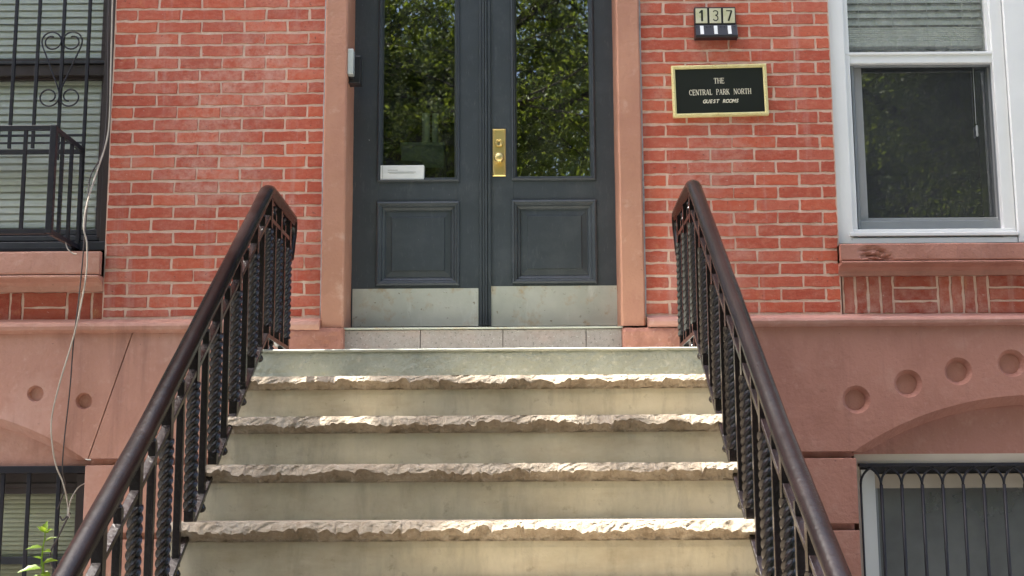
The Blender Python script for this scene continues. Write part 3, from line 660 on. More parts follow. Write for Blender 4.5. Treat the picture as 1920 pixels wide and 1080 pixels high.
# right parlour window: white casing, upper sash with blind, screened lower sash
y0 = .022
def rx(p, y): return X_(p, 280, y)
zsill = Z_(1750, 456, y0)
wr = obj('window', MB().box(XWR - .006, rx(1593, y0), y0, .3, zsill, 4.62), 'white', house, bevel=.003)
rX0, rX1 = rx(1598, .05), rx(1874, .05)
box('casing', rx(1593.4, y0), rx(1603, y0), y0 + .016, .3, zsill + .03, 4.62, 'white', wr, .003)
box('casing', rx(1874, y0), rx(1897, y0), y0 + .012, .3, zsill + .03, 4.62, 'white', wr, .003); box('casing', rx(1898.3, y0), rx(1898.3, y0) + .22, y0 - .006, .3, zsill, 4.62, 'white', wr, .004)
box('casing', rx(1898.3, y0) + .224, XWR1, y0 + .02, .3, zsill, 4.62, 'white', wr, .004)
zmt, zmb = Z_(1725, 98, .05), Z_(1725, 119, .05)
box('meeting_rail', rx(1590, .05) - .0, rx(1874, .05), .045, .09, zmb, zmt, 'white', wr, .004)
box('meeting_rail', rx(1592, .05), rx(1872, .05), .036, .06, zmt - .016, zmt - .002, 'white', wr, .003)
box('stile', rx(1587, .06), rx(1594, .06), .05, .1, zmt, 4.5, 'white', wr, .002); box('stile', rx(1862, .06), rx(1874, .06), .05, .1, zmt, 4.5, 'white', wr, .002)
box('pane', rx(1594, .06), rx(1862, .06), .078, .081, zmt, 4.5, 'glass_r', wr)
zb0 = Z_(1750, 432, .04)
box('bottom_rail', rx(1590, .04), rx(1892, .04), .03, .1, zb0 - .012, zb0 + .006, 'white', wr, .003); box('bottom_rail', rx(1585, .03), rx(1897, .03), .012, .1, Z_(1750, 442, .012), zb0 - .014, 'white', wr, .003)
box('sill_nose', rx(1590, .0), rx(1900, .0), .02, .1, zsill, Z_(1750, 445, .02), 'white', wr, .003)
ys = .072
box('screen_frame', rx(1603, ys), rx(1607, ys), ys, ys + .02, zb0, zmb, 'grey_alu', wr, .002); box('screen_frame', rx(1866, ys), rx(1876, ys), ys, ys + .02, zb0, zmb, 'grey_alu', wr, .002)
box('screen_frame', rx(1607, ys), rx(1866, ys), ys, ys + .02, zb0, Z_(1750, 413, ys), 'grey_alu', wr, .003); box('screen_frame', rx(1607, ys), rx(1866, ys), ys, ys + .02, Z_(1730, 125, ys), zmb, 'grey_alu', wr, .002)
obj('insect_screen', MB().add([(rx(1605, ys), ys + .012, zb0), (rx(1872, ys), ys + .012, zb0), (rx(1872, ys), ys + .012, zmb), (rx(1605, ys), ys + .012, zmb)], [(0, 1, 2, 3)]), 'screen', wr)
box('sash_stile', rx(1607, .11), rx(1622, .11), .11, .14, zb0, zmb, 'white', wr, .003); box('sash_rail', rx(1622, .11), rx(1880, .11), .11, .14, zb0, Z_(1750, 408, .11), 'white', wr, .003)
box('pane', rx(1622, .11), rx(1880, .11), .122, .125, zb0, zmb + .03, 'glass_s', wr)
zst = Z_(1730, 52, .16); zsb = Z_(1730, 94, .16); bx0, bx1 = rx(1592, .16), rx(1868, .16)
cords = [X_(p, 30, .13) for p in (1609, 1672, 1737, 1804)]
tb = blind('venetian_blind', bx0, bx1, 4.5, zst, .145, .0392, .048, 58, 'blind_r', 'grey white venetian blind half raised behind upper sash of white window', cords, False)
k = 7
for i in range(k): box('slat', bx0, bx1, .136 + .002 * (i % 2), .184, zst - .004 - (i + 1) * .0104, zst - .004 - i * .0104 - .0022, 'blind_r', tb, .001)
zz = zst - .004 - k * .0104; box('bottom_rail', bx0, bx1, .134, .186, zz - .032, zz - .001, 'blind_r', tb, .006)
for c in cords: obj('cord_loop', MB().tube([(c + .012 * math.sin(q * 2.1), .130 - .003 * math.cos(q * 3), zst - .002 - q * .0068) for q in range(11)], .0011, 5), 'blind_r', tb)
obj('pull_cord', MB().tube([(X_(1824, 120, .105), .105, zmb), (X_(1830, 230, .105), .105, Z_(1830, 232, .105))], .0014, 5), 'blind_r', tb)
obj('tassel', MB().lathe((X_(1831, 232, .105), .105, Z_(1830, 256, .105)), (0, 0, 1), [(.003, 0), (.006, .006), (.005, .02), (.004, .026), (.006, .034), (.005, .055), (.002, .06)], 10), 'blind_r', tb, smooth=True)
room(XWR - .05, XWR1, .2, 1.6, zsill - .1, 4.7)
# cellar window right: cream head, white frame, dark glass
yb = .10
ce = obj('window', MB().box(X_(1601, 860, .046), XBR + 1.64, .046, .14, Z_(1750, 870, .046), Z_(1750, 853, .046) + .006), 'cream', house, bevel=.003)
box('jamb', X_(1609, 950, .05), X_(1615, 950, .05), .05, .14, 0.4, Z_(1750, 870, .05), 'cream', ce, .002)
box('frame', X_(1617, 950, yb), X_(1643, 950, yb), yb, .2, .4, Z_(1750, 880, yb), 'white', ce, .003); box('frame', X_(1643, 950, yb), XBR + 1.6, yb + .004, .2, Z_(1750, 915, yb), Z_(1750, 888, yb), 'cream', ce, .003)
box('frame', X_(1615, 950, yb), XBR + 1.6, yb + .03, .2, Z_(1750, 888, yb) + .001, Z_(1750, 866, yb), 'darkframe_and_shade', ce, .002); box('frame', XBR + 1.5, XBR + 1.64, yb, .2, .4, Z_(1750, 880, yb), 'white', ce, .003)  # charcoal strip above the cream head paints the shaded gap; white piece is frame
box('stop', X_(1643, 950, yb), X_(1650, 950, yb), yb + .03, .2, .4, Z_(1750, 915, yb), 'grey_alu', ce, .002)
box('sill', XBR - .02, XBR + 1.66, .0, .2, .3, .4, 'stone_r', ce, .006)
box('pane', X_(1650, 950, yb), XBR + 1.5, .15, .153, .4, Z_(1750, 914, yb), 'glass_b', ce)
room(XBR - .1, XBR + 1.75, .21, 1.3, .2, zs0)
cu = thing('curtain', (X_(1760, 1060, .3), .3, .4), 'pale thin curtain hanging gathered inside the right cellar window', 'curtain')
for i, (a, top, wd) in enumerate(((1750, 1020, 10), (1788, 1010, 16), (1828, 1045, 9), (1905, 1062, 12))):
    c = W(a, top, .26); b_ = X_(a + 8, 1080, .26)
    obj('fold', MB().tube([(c.x + .01 * math.sin(q), .27 + .01 * math.cos(q * 2), c.z - q * .12) for q in range(8)], [.002] + [.018 * (.5 + .06 * q) * wd / 12 for q in range(1, 8)], 8), 'blind_r', cu, smooth=True)
# cellar window left: brown frame, old blind
yb = .10
cl2 = obj('window', MB().box(X_(144, 970, yb), XBL + .01, .07, .2, .4, Z_(80, 888, .07)), 'brownframe', house, bevel=.003)
box('frame', XBL - 1.6, X_(144, 970, yb), .09, .2, Z_(80, 926, yb), Z_(80, 870, yb), 'brownframe', cl2, .003); box('frame', XBL - 1.62, XBL - 1.54, .07, .2, .4, Z_(80, 888, .07), 'brownframe', cl2, .003)
box('head_strip', XBL - 1.6, X_(146, 900, yb), .078, .12, Z_(80, 914, yb), Z_(80, 906, yb), 'brownframe', cl2, .002)
box('sash_rail', XBL - 1.54, X_(144, 970, yb), .095, .2, Z_(80, 1058, yb), Z_(80, 1044, yb), 'darkframe_and_shade', cl2, .003)
box('pane', XBL - 1.54, X_(144, 970, yb), .125, .128, .4, Z_(80, 926, yb), 'glass_l', cl2)
box('sill', XBL - 1.66, XBL + .02, .0, .2, .3, .4, 'stone_l', cl2, .006)
blind('venetian_blind', XBL - 1.5, X_(143, 970, .16), Z_(80, 922, .16), .75, .165, .0222, .027, 66, 'blind_old', 'yellowed mini blind closed behind barred cellar window at lower left', [])
room(XBL - 1.7, XBL + .1, .21, 1.3, .2, zl0)

# ------------------------------------------------------------------ stoop
TR = .309; YN = [-.72 - TR * k for k in range(14)]
ZN = [Z_(900, p, YN[k]) for k, p in enumerate((653, 703, 778.5, 868.5, 977))]
rise = (ZN[1] - ZN[4]) / 3
while ZN[-1] > rise * 1.4: ZN.append(ZN[-1] - rise)
NS = len(ZN); XSL, XSR = X_(487, 660, YN[0]) - .055, X_(1319, 655, YN[0]) + .085
stoop = thing('stone_stoop', ((XSL + XSR) / 2, -2, 0), 'stone front steps with split rough nosings between two black iron railings', 'steps')
def rough_face(x0, x1, y, z0, z1, yb, amp, sd, nx=150, nz=10):
    b = MB(); vs = []
    for j in range(nz + 1):
        for i in range(nx + 1):
            x = x0 + (x1 - x0) * i / nx; z = z0 + (z1 - z0) * j / nz
            q = noise.fractal(Vector((x * 14 + sd, z * 20, sd)), 1, 2, 5)
            vs.append((x, y - q * amp + (.005 if j == nz else 0), z + (q * amp * .5 if j == nz else 0)))
    b.add(vs, [(j * (nx + 1) + i, j * (nx + 1) + i + 1, (j + 1) * (nx + 1) + i + 1, (j + 1) * (nx + 1) + i) for j in range(nz) for i in range(nx)])
    t0 = nz * (nx + 1)
    b.add([vs[t0 + i] for i in range(nx + 1)] + [(vs[t0 + i][0], yb, z1) for i in range(nx + 1)], [(i, i + 1, i + nx + 2, i + nx + 1) for i in range(nx)])
    b.add([(x0, y, z0), (x0, yb, z0), (x0, yb, z1), (x0, y, z1), (x1, y, z0), (x1, yb, z0), (x1, yb, z1), (x1, y, z1)], [(0, 3, 2, 1), (4, 5, 6, 7)])
    return b
ld = obj('landing', rough_face(XSL, XSR, YN[0], ZN[1] - .02, ZN[0] - .006, .05, .0035, 2.0), 'cement', stoop, smooth=False)
obj('landing_edge', MB().sweep_x([(YN[0] - .007, ZN[0] - .011), (YN[0] - .009, ZN[0] - .004), (YN[0] - .002, ZN[0]), (.0, ZN[0]), (.0, ZN[0] - .007), (YN[0] + .02, ZN[0] - .012)], XSL - .003, XSR + .003, 140, .0026), 'paint_edge', ld)
def scallop(x, br):
    for a, b_, h, m_ in br:
        if a <= x <= b_:
            s = (x - a) / (b_ - a); s = s ** m_; return h * (4 * s * (1 - s)) ** .6
    return 0
def nosing(k, zt):
    """slab with a pitched front: upper chips slope forward to a ragged brow, hollows scooped out below"""
    r = random.Random(40 + k)
    def breaks(sizes):
        x = XSL - .02; br = []
        while x < XSR + .02:
            wd = r.choice(sizes) * r.uniform(.6, 1.5); br.append((x, x + wd, r.uniform(.05, 1), r.choice((.45, .6, 1.5, 2.0)))); x += wd
        return br
    big, small = breaks((.05, .08, .11, .15, .22)), breaks((.015, .025, .035, .05))
    T = .056 if k == 1 else .065; nx = 640; vs = []; rows = 15; b = MB()
    for i in range(nx + 1):
        x = XSL + (XSR - XSL) * i / nx
        lo = .64 - .30 * scallop(x, big) - .15 * scallop(x, small) + .10 * noise.fractal(Vector((x * 14, k * 7.7, 0)), .9, 2, 5)
        lo = min(max(lo, .10), .9)
        out = .024 + .013 * noise.noise(Vector((x * 7, k * 3, 5))) + .008 * noise.noise(Vector((x * 24, k * 3, 9)))
        tip = .012 + .012 * noise.noise(Vector((x * 9, k, 8))) + .006 * noise.noise(Vector((x * 34, k, 2)))
        for j in range(rows):
            v = j / (rows - 1); q = noise.fractal(Vector((x * 34, v * 3.2, k * 2.3)), .8, 2.1, 5); q2 = abs(noise.noise(Vector((x * 26 + v * 3, v * 2.2 - x * 6, k * 1.3))))
            if v <= .5:
                s = v / .5; z = zt - T * lo * s; y = YN[k] + tip * (1 - s) - out * s ** .75 * .75
            else:
                s = (v - .5) / .5; z = zt - T * (lo + (1 - lo) * s); y = YN[k] - out * .75 + (out * .75 + .020) * (1 - (1 - s) ** 2.2)
            am = 1 if 0 < j < rows - 1 else .12
            vs.append((x, y + (q * .0050 + q2 * .011) * am, z + (q * .0035 if 0 < j < rows - 1 else q * .0012)))
    b.add(vs, [(i * rows + j, i * rows + j + 1, (i + 1) * rows + j + 1, (i + 1) * rows + j) for i in range(nx) for j in range(rows - 1)])
    yb_ = YN[k - 1] + .06
    top = [vs[i * rows] for i in range(nx + 1)]; bot = [vs[i * rows + rows - 1] for i in range(nx + 1)]
    b.add(top + [(p[0], yb_, zt) for p in top], [(i, i + 1, i + nx + 2, i + nx + 1) for i in range(nx)])
    b.add(bot + [(p[0], yb_, zt - T) for p in bot], [(i, i + nx + 1, i + nx + 2, i + 1) for i in range(nx)])
    for e in (0, nx):
        col = vs[e * rows:(e + 1) * rows]; m_ = len(col); o_ = [(*col[0][:1], yb_, zt), (*col[0][:1], yb_, zt - T)]
        b.add(col + o_, [tuple(range(m_)) + (m_ + 1, m_)])
    return b
for k in range(1, NS):
    obj('tread', nosing(k, ZN[k]), 'nosing', stoop, smooth=False)
    zb = ZN[k + 1] - .02 if k + 1 < NS else 0
    obj('riser', rough_face(XSL + .004, XSR - .004, YN[k] + .022, zb, ZN[k] - (.053 if k == 1 else .062), YN[k - 1] + .05, .0014, k * 1.7, 60, 6), 'riser', stoop)
    if k > 1: box('core', XSL + .006, XSR - .006, YN[k - 1] + .0, YN[k - 2] + .06, 0, ZN[k] - .03, 'riser', stoop)
box('core', XSL + .006, XSR - .006, YN[NS - 1] + .05, YN[NS - 2] + .05, 0, ZN[NS - 1] - .08, 'riser', stoop)
box('core', XSL + .006, XSR - .006, YN[0] + .03, -.0, 0, ZN[1], 'riser', stoop)

# ------------------------------------------------------------------ iron railings
YC, YE = -.70, -.09                       # where the slope meets the level run; end near the wall
SL = .662; YK = -2.45               # the rail runs a little steeper than the upper steps
def railing(side, xr, pc_low, pc_top, label):
    zl = Z_(pc_low[0], pc_low[1], YC); ztp = Z_(pc_top[0], pc_top[1], YC)
    t = thing('iron_railing', (xr, YC, 0), label, 'railing', 'stoop railings')
    H = ztp - zl; yb = YN[NS - 1] - .05
    def zlow(y): return zl if y > YC else (zl - (YC - y) * SL if y > YK else zl - (YC - YK) * SL - (YK - y) * rise / TR)
    # handrail: moulded cap swept along slope, level run and a drop at the end
    cyl = [(-.031, -.006), (-.029, -.014), (-.022, -.017), (-.020, -.034), (.020, -.034), (.022, -.017), (.029, -.014), (.031, -.006), (.0295, .006), (.022, .016), (.011, .0215), (0, .023), (-.011, .0215), (-.022, .016), (-.0295, .006)]
    ztop = lambda y: zlow(y) + H - .023
    path = []
    n = 60
    for i in range(n + 1):
        y = yb + (YC - .06 - yb) * i / n; path.append((y, ztop(y)))
    for i in range(1, 8):                                                      # soft knuckle at the corner
        y = YC - .06 + .12 * i / 8; u = i / 8; path.append((y, ztop(YC - .06) * (1 - u) ** 2 + 2 * u * (1 - u) * (ztop(YC) + .004) + u * u * (ztop(YC) - .004)))
    y = YC + .06; ze = ztop(YC) - .004
    for i in range(1, 8): path.append((y + (YE - .05 - y) * i / 7, ze - .01 * (i / 7) ** 2))
    for i in range(1, 11):
        a = math.pi * .62 * i / 10; path.append((YE - .05 + .055 * math.sin(a), ze - .01 - .07 * (1 - math.cos(a))))
    for i in range(1, 5): path.append((path[-1][0] - .008, path[-1][1] - .026))
    mb = MB(); vs = []; k = len(cyl)
    for i, (y, z) in enumerate(path):
        a = path[max(i - 1, 0)]; b_ = path[min(i + 1, len(path) - 1)]; d = Vector((0, b_[0] - a[0], b_[1] - a[1])).normalized(); nrm = Vector((0, -d.z, d.y))
        f = 1 if i < len(path) - 14 else 1 - .035 * (i - len(path) + 14)
        for (cx, cn) in cyl:
            q = 1 + .035 * noise.noise(Vector((cx * 50, y * 9, z * 9))) + .02 * noise.noise(Vector((cx * 90, y * 31, z * 31)))
            p = Vector((xr + cx * f * q, y, z)) + nrm * (cn * f * q); vs.append(p)
    fs = [(i * k + j, i * k + (j + 1) % k, (i + 1) * k + (j + 1) % k, (i + 1) * k + j) for i in range(len(path) - 1) for j in range(k)]
    fs += [tuple(range(k)), tuple(reversed(range((len(path) - 1) * k, len(path) * k)))]
    obj('handrail', mb.add(vs, fs), 'handrail', t, smooth=True)
    # flat bars following the slope, under the handrail and at the foot
    def flat(dz, wd, th, name):
        b = MB(); ps = [(yb, zlow(yb) + dz), (YK, zlow(YK) + dz), (YC, zl + dz), (YE - .10, zl + dz)]; vs_ = []
        for (y, z) in ps: vs_ += [(xr - wd / 2, y, z - th), (xr + wd / 2, y, z - th), (xr + wd / 2, y, z), (xr - wd / 2, y, z)]
        b.add(vs_, [(i * 4 + j, i * 4 + (j + 1) % 4, i * 4 + 4 + (j + 1) % 4, i * 4 + 4 + j) for i in range(3) for j in range(4)] + [(3, 2, 1, 0), (12, 13, 14, 15)])
        return obj(name, b, 'iron', t, bevel=.002)
    UP = H - .145
    flat(UP, .027, .020, 'upper_bar'); flat(.0, .032, .020, 'lower_bar')
    # balusters
    pl = MB().box(-.0115, .0115, -.0115, .0115, -.035, UP + .035)
    top = [(.011, 0), (.0125, .006), (.008, .012), (.006, .016), (.0115, .024), (.0125, .031), (.009, .039), (.0, .043)]
    fin = MB().lathe((0, 0, UP + .033), (0, 0, 1), top, 10)
    pen = MB().lathe((0, 0, -.033), (0, 0, -1), [(.011, 0), (.007, .006), (.012, .012), (.0165, .021), (.0165, .027), (.011, .036), (.0, .040)], 10)
    tw = MB(); vs = []; zz0, zz1 = .035, UP - .05; n = 110; k = 20; tot = (zz1 - zz0) / .15 * 2 * math.pi
    for i in range(n + 1):
        u = i / n; a0 = tot * u
        for j in range(k):
            a = a0 + 2 * math.pi * j / k; r_ = .0185 + .0046 * (1 - abs(math.sin(2.5 * (a - a0))) * 2)
            vs.append((r_ * math.cos(a), r_ * math.sin(a), zz0 + (zz1 - zz0) * u))
    tw.add(vs, [(i * k + j, i * k + (j + 1) % k, (i + 1) * k + (j + 1) % k, (i + 1) * k + j) for i in range(n) for j in range(k)])
    tw.box(-.0155, .0155, -.0155, .0155, -.012, zz0 + .004); tw.box(-.0155, .0155, -.0155, .0155, zz1 - .004, H - .045)
    ys_ = [YE - .115 - .115 * i for i in range(5)]                    # level run
    seq = [(y, i % 2 == 0) for i, y in enumerate(ys_)]
    y = ys_[-1] - .13; tz = len(ys_) % 2 == 0
    while y > yb + .1: seq.append((y, tz)); tz = not tz; y -= TR / 2
    first = {}
    for (y, twisted) in seq:
        loc = (xr, y, zlow(y))
        if twisted:
            if 't' not in first: first['t'] = obj('twisted_baluster', MB().add([(a + loc[0], b_ + loc[1], c + loc[2]) for a, b_, c in tw.v], tw.f), 'iron', t, origin=loc)
            else: copy(first['t'], t, loc)
        else:
            if 'p' not in first:
                def sh(m_): return MB().add([(a + loc[0], b_ + loc[1], c + loc[2]) for a, b_, c in m_.v], m_.f)
                first['p'] = obj('plain_baluster', sh(pl), 'iron', t, origin=loc, bevel=.002)
                first['f'] = obj('finial', sh(fin), 'iron', first['p'], smooth=True, origin=loc); first['b'] = obj('pendant_ball', sh(pen), 'iron', first['p'], smooth=True, origin=loc)
            else:
                o = copy(first['p'], t, loc); copy(first['f'], o, loc); copy(first['b'], o, loc)
    # feet let into the treads, newel at the foot of the flight
    for k_ in (0, 2, 4, 6, 8):
        if k_ < NS: y = YN[k_] + .06; box('foot', xr - .01, xr + .01, y - .01, y + .01, ZN[k_] - .02, zlow(y) - .01, 'iron', t)
    box('newel_post', xr - .03, xr + .03, yb - .03, yb + .03, 0, zlow(yb) + H, 'iron', t, .006)
    lp = [(xr, YE - .075 + .028 * math.cos(a), ztop(YC) - .095 + .04 * math.sin(a)) for a in np.linspace(0, 2 * math.pi, 18)]
    obj('ring', MB().tube(lp, .006, 6), 'iron', t, smooth=True)
    return t
railing(-1, X_(496, 623, YC), (498, 625), (508, 343), 'black iron railing with twisted balusters on the left of steps')
railing(1, X_(1307, 617, YC), (1305, 620), (1301, 333), 'black iron railing with twisted balusters on the right of steps')

# ------------------------------------------------------------------ window grilles
def sq(mb, a, b_, wd): return mb.bar(a, b_, wd, wd)
g = thing('window_grille', (X_(60, 440, .03), .03, Z_(60, 460, .03)), 'dark iron grille with scroll heart and projecting basket on left parlour window', 'grille')
yg = .035; zt_, zb_ = 4.5, Z_(100, 452, yg)
gx = [X_(p, 120, yg) for p in (26, 69.5, 116, 164)]; gx = gx + [gx[0] - .11 * i for i in (1, 2, 3, 4, 5)]
for i, x in enumerate(gx):
    zl_ = zb_ if i == 3 else Z_(100, 300 if i == 2 else 278, yg)
    obj('bar', MB().bar((x, yg, zl_), (x, yg, zt_), .0155, .0155), 'grille', g, bevel=.0015)
for (py, th) in ((254, .010), (268, .008), (285, .022)):
    z = Z_(100, py, yg); obj('cross_bar', MB().box(XWL0 + .03, gx[3], yg - .008, yg + .008, z - th / 2, z + th / 2), 'grille', g, bevel=.0015)
yf = -.36                                                                       # basket
A = W(102, 240, yf); B = W(97, 434, yf); xa = A.x; z1, z0 = A.z, B.z
xl = XWL0 + .05
obj('basket_post', MB().bar((xa, yf, z0 - .01), (xa, yf, z1 + .012), .030, .030), 'grille', g, bevel=.003); obj('basket_post', MB().bar((xl, yf, z0 - .01), (xl, yf, z1 + .012), .030, .030), 'grille', g, bevel=.003)
for z in (z0, z1): obj('basket_rail', MB().box(xl + .015, xa - .015, yf - .010, yf + .010, z - .012, z + .012), 'grille', g, bevel=.002)
for z in (z0, z1): obj('basket_rail', MB().box(xa - .010, xa + .010, yf + .015, yg + .008, z - .013, z + .011), 'grille', g, bevel=.002)
for z in (z0, z1): obj('basket_rail', MB().box(xl - .010, xl + .010, yf + .015, yg + .008, z - .013, z + .011), 'grille', g, bevel=.002)
for i in range(1, 9):
    x = xa - .132 * i
    if x > xl + .05: obj('basket_bar', MB().bar((x, yf, z0), (x, yf, z1), .0155, .0155), 'grille', g)
for f in (.30, .62, .98):
    y = yf + (yg - yf) * f; obj('basket_bar', MB().bar((xa, y, z0), (xa, y, z1), .0155, .0155), 'grille', g)
obj('basket_floor', MB().box(xl + .02, xa - .02, yg - .03, yg + .02, z0 - .03, z0 - .006), 'grille', g, bevel=.002)
def spiral(cx, cz, r0, r1, a0, a1, n=26): return [(cx + (r0 + (r1 - r0) * i / n) * math.cos(a0 + (a1 - a0) * i / n), cz + (r0 + (r1 - r0) * i / n) * math.sin(a0 + (a1 - a0) * i / n)) for i in range(n + 1)]
for s in (-1, 1):                                                               # heart scroll
    xm = gx[2]; cz1, cz0 = Z_(118, 79, yg), Z_(116, 183, yg); off = .052
    up = spiral(off, cz1, .024, .050, math.pi * .65 + math.pi * 2.0 - math.pi * 2.0, math.pi * .65 - math.pi * 0 + math.pi * 2.2 - math.pi * .9)
    up = [(off + r * math.cos(a), cz1 + r * math.sin(a)) for r, a in zip(np.linspace(.022, .052, 30), np.linspace(math.pi * .45, math.pi * .45 + math.pi * 3.5 - math.pi * 2 * 0, 30)[::1])]
    # inner end, round under, against the middle bar, over the top and down the outside
    up = [(off + r * math.cos(a), cz1 + r * math.sin(a)) for r, a in zip(np.linspace(.020, .050, 34), np.linspace(2.0, 2.0 - 7.9 * -0 - 8.4, 34))] if False else [(off + r * math.cos(a), cz1 + r * math.sin(a)) for r, a in zip(list(np.linspace(.024, .048, 16)) + list(np.linspace(.048, .050, 14)), list(np.linspace(1.9, -math.pi * .98, 16)) + list(np.linspace(-math.pi, -math.pi * 2.05, 14)))]
    dn = [(off * .98 + r * math.cos(a), cz0 + r * math.sin(a)) for r, a in zip(list(np.linspace(.050, .046, 14)) + list(np.linspace(.045, .022, 14)), list(np.linspace(math.pi * .93, math.pi * 2.0, 14)) + list(np.linspace(math.pi * 2.05, math.pi * 3.45, 14)))]
    path = up + [(off + .044, cz1 - .03)] + [(.012, cz0 + .055), (.004, cz0 + .03)] + dn
    obj('scroll', MB().tube([(xm + s * a, yg - .012, b_) for a, b_ in path], .0042, 6), 'grille', g, smooth=True)
# cellar grille left
g = thing('window_grille', (X_(60, 1000, .03), .03, .45), 'plain black iron bars over the lower left cellar window', 'grille')
yg = .035
for p in (3, 52, 108): x = X_(p, 950, yg); obj('bar', MB().bar((x, yg, .42), (x, yg, Z_(80, 878, yg)), .019, .012), 'grille', g, bevel=.002)
for i in range(1, 8): x = X_(3, 950, yg) - .135 * i; obj('bar', MB().bar((x, yg, .42), (x, yg, Z_(80, 878, yg)), .019, .012), 'grille', g, bevel=.002)
obj('top_rail', MB().box(XBL - 1.58, XBL - .006, yg - .02, yg + .02, Z_(80, 887, yg - .02), Z_(80, 873.5, yg - .02)), 'grille', g, bevel=.003)
# cellar grille right with interlaced arches
g = thing('window_grille', (X_(1770, 1000, .03), .03, .45), 'black iron grille with interlaced arches over the right cellar window', 'grille')
pit = (X_(1887, 973, yg) - X_(1617, 973, yg)) / 7; bx = [X_(1617, 973, yg) + pit * i for i in range(16)]
ztr = Z_(1750, 872, yg); zsp = Z_(1750, 908, yg)
obj('top_rail', MB().box(bx[0] - .006, bx[-1] + .006, yg - .012, yg + .012, ztr - .006, ztr + .010), 'grille', g, bevel=.002)
for x in bx: obj('bar', MB().tube([(x, yg, .42), (x, yg, zsp)], .0085 if x > bx[0] else .005, 8), 'grille', g, smooth=True)
for i in range(-1, len(bx) - 1):
    xa_ = bx[0] + pit * i; cx = xa_ + pit; hh = ztr - zsp
    pts = [(cx - pit * math.cos(a), yg + .003 * (i % 2), zsp + hh * math.sin(a)) for a in np.linspace(0, math.pi, 22)]
    pts = [p for p in pts if bx[0] - .003 <= p[0] <= bx[-1] + .003]
    obj('arch', MB().tube(pts, .0058, 6), 'grille', g, smooth=True)

# ------------------------------------------------------------------ number plaque and sign
def text_obj(s, size, x, y, z, mat, parent, name, bold=0, shear=0, depth=.001, xs=1):
    cu = bpy.data.curves.new('t', 'FONT'); cu.body = s; cu.size = size; cu.align_x = 'CENTER'; cu.align_y = 'CENTER'; cu.extrude = depth; cu.offset = bold; cu.shear = shear
    tmp = bpy.data.objects.new('t', cu); COL.objects.link(tmp); dg = bpy.context.evaluated_depsgraph_get(); dg.update()
    me = bpy.data.meshes.new_from_object(tmp.evaluated_get(dg)); bpy.data.objects.remove(tmp)
    vs = [(x + v.co.x * xs, y - v.co.z, z + v.co.y) for v in me.vertices]; fs = [tuple(p.vertices) for p in me.polygons]
    return obj(name, MB().add(vs, fs), mat, parent)
yn = -.035
nb = thing('number_box', (X_(1341, 72, yn), 0, Z_(1341, 72, yn)), 'black plastic house number box reading 137 on brick above the sign', 'house number')
x0, x1, z0, z1 = X_(1302.5, 43, yn), X_(1380, 43, yn), Z_(1341, 72, yn), Z_(1341, 13, yn)
zq = Z_(1341, 46, yn)
box('case', x0, x1, yn, -.003, zq, z1, 'plastic', nb, .003)
mb = MB().sweep_x([(-.003, zq - .001), (-.003, z0), (yn - .018, z0), (yn - .022, z0 + .008), (yn - .002, zq - .001)], x0, x1 + .004, 1); obj('light_hood', mb, 'plastic', nb, bevel=.003)
cw = (x1 - x0) / 3
for i, ch in enumerate('137'):
    a = x0 + cw * i; tl = box('number_tile', a + .006, a + cw - .005, yn - .003, yn + .002, zq + .007, z1 - .008, 'tile', nb, .001)
    xc, zc, hh, ww = a + cw * .52, (zq + z1) / 2, .058, .030; o = []
    if ch == '1': o = [((.55, 0), (.55, 1), .28), ((.55, .97), (.12, .72), .2)]
    elif ch == '7': o = [((.0, .92), (.98, .92), .16), ((.9, .9), (.34, 0), .24)]
    else:
        for (cy, r_, a0, a1) in ((.735, .235, 2.7, -1.57), (.265, .265, 1.57, -2.7)):
            for q in range(12):
                p, t_ = a0 + (a1 - a0) * q / 12, a0 + (a1 - a0) * (q + 1.25) / 12; o.append(((.5 + .40 * math.cos(p), cy + r_ * .88 * math.sin(p)), (.5 + .40 * math.cos(t_), cy + r_ * .88 * math.sin(t_)), .15))
    db = MB()
    for q, (p, t_, wdt) in enumerate(o):
        p, t_ = Vector(((p[0] - .5) * ww, (p[1] - .5) * hh)), Vector(((t_[0] - .5) * ww, (t_[1] - .5) * hh)); dd = (t_ - p).normalized(); nn_ = Vector((-dd.y, dd.x)) * wdt * ww / 2 * 1.15
        db.add([(xc + v.x, yn - .0036 - .00015 * (q % 3), zc + v.y) for v in (p + nn_, p - nn_, t_ - nn_, t_ + nn_)], [(0, 1, 2, 3)])
    obj('digit', db, 'signblack', tl)
    zc0, zc1 = z0 + .015, zq - .008
    fy = lambda z: yn - .022 + (.020) * (z - z0 - .008) / (zq - z0 - .009) - .0015
    lens = MB().add([(a + cw * .36, fy(zc0), zc0), (a + cw * .62, fy(zc0), zc0), (a + cw * .62, fy(zc1), zc1), (a + cw * .36, fy(zc1), zc1)], [(0, 1, 2, 3)]); obj('reflector', lens, 'paper', nb)
    for (u, v) in ((.14, .9), (.86, .9)):
        zz = zc0 + (zc1 - zc0) * v; obj('stud', MB().lathe((a + cw * u, fy(zz), zz), (0, -1, 0), [(.0035, -.002), (.003, .002), (.001, .003)], 8), 'plastic', nb)
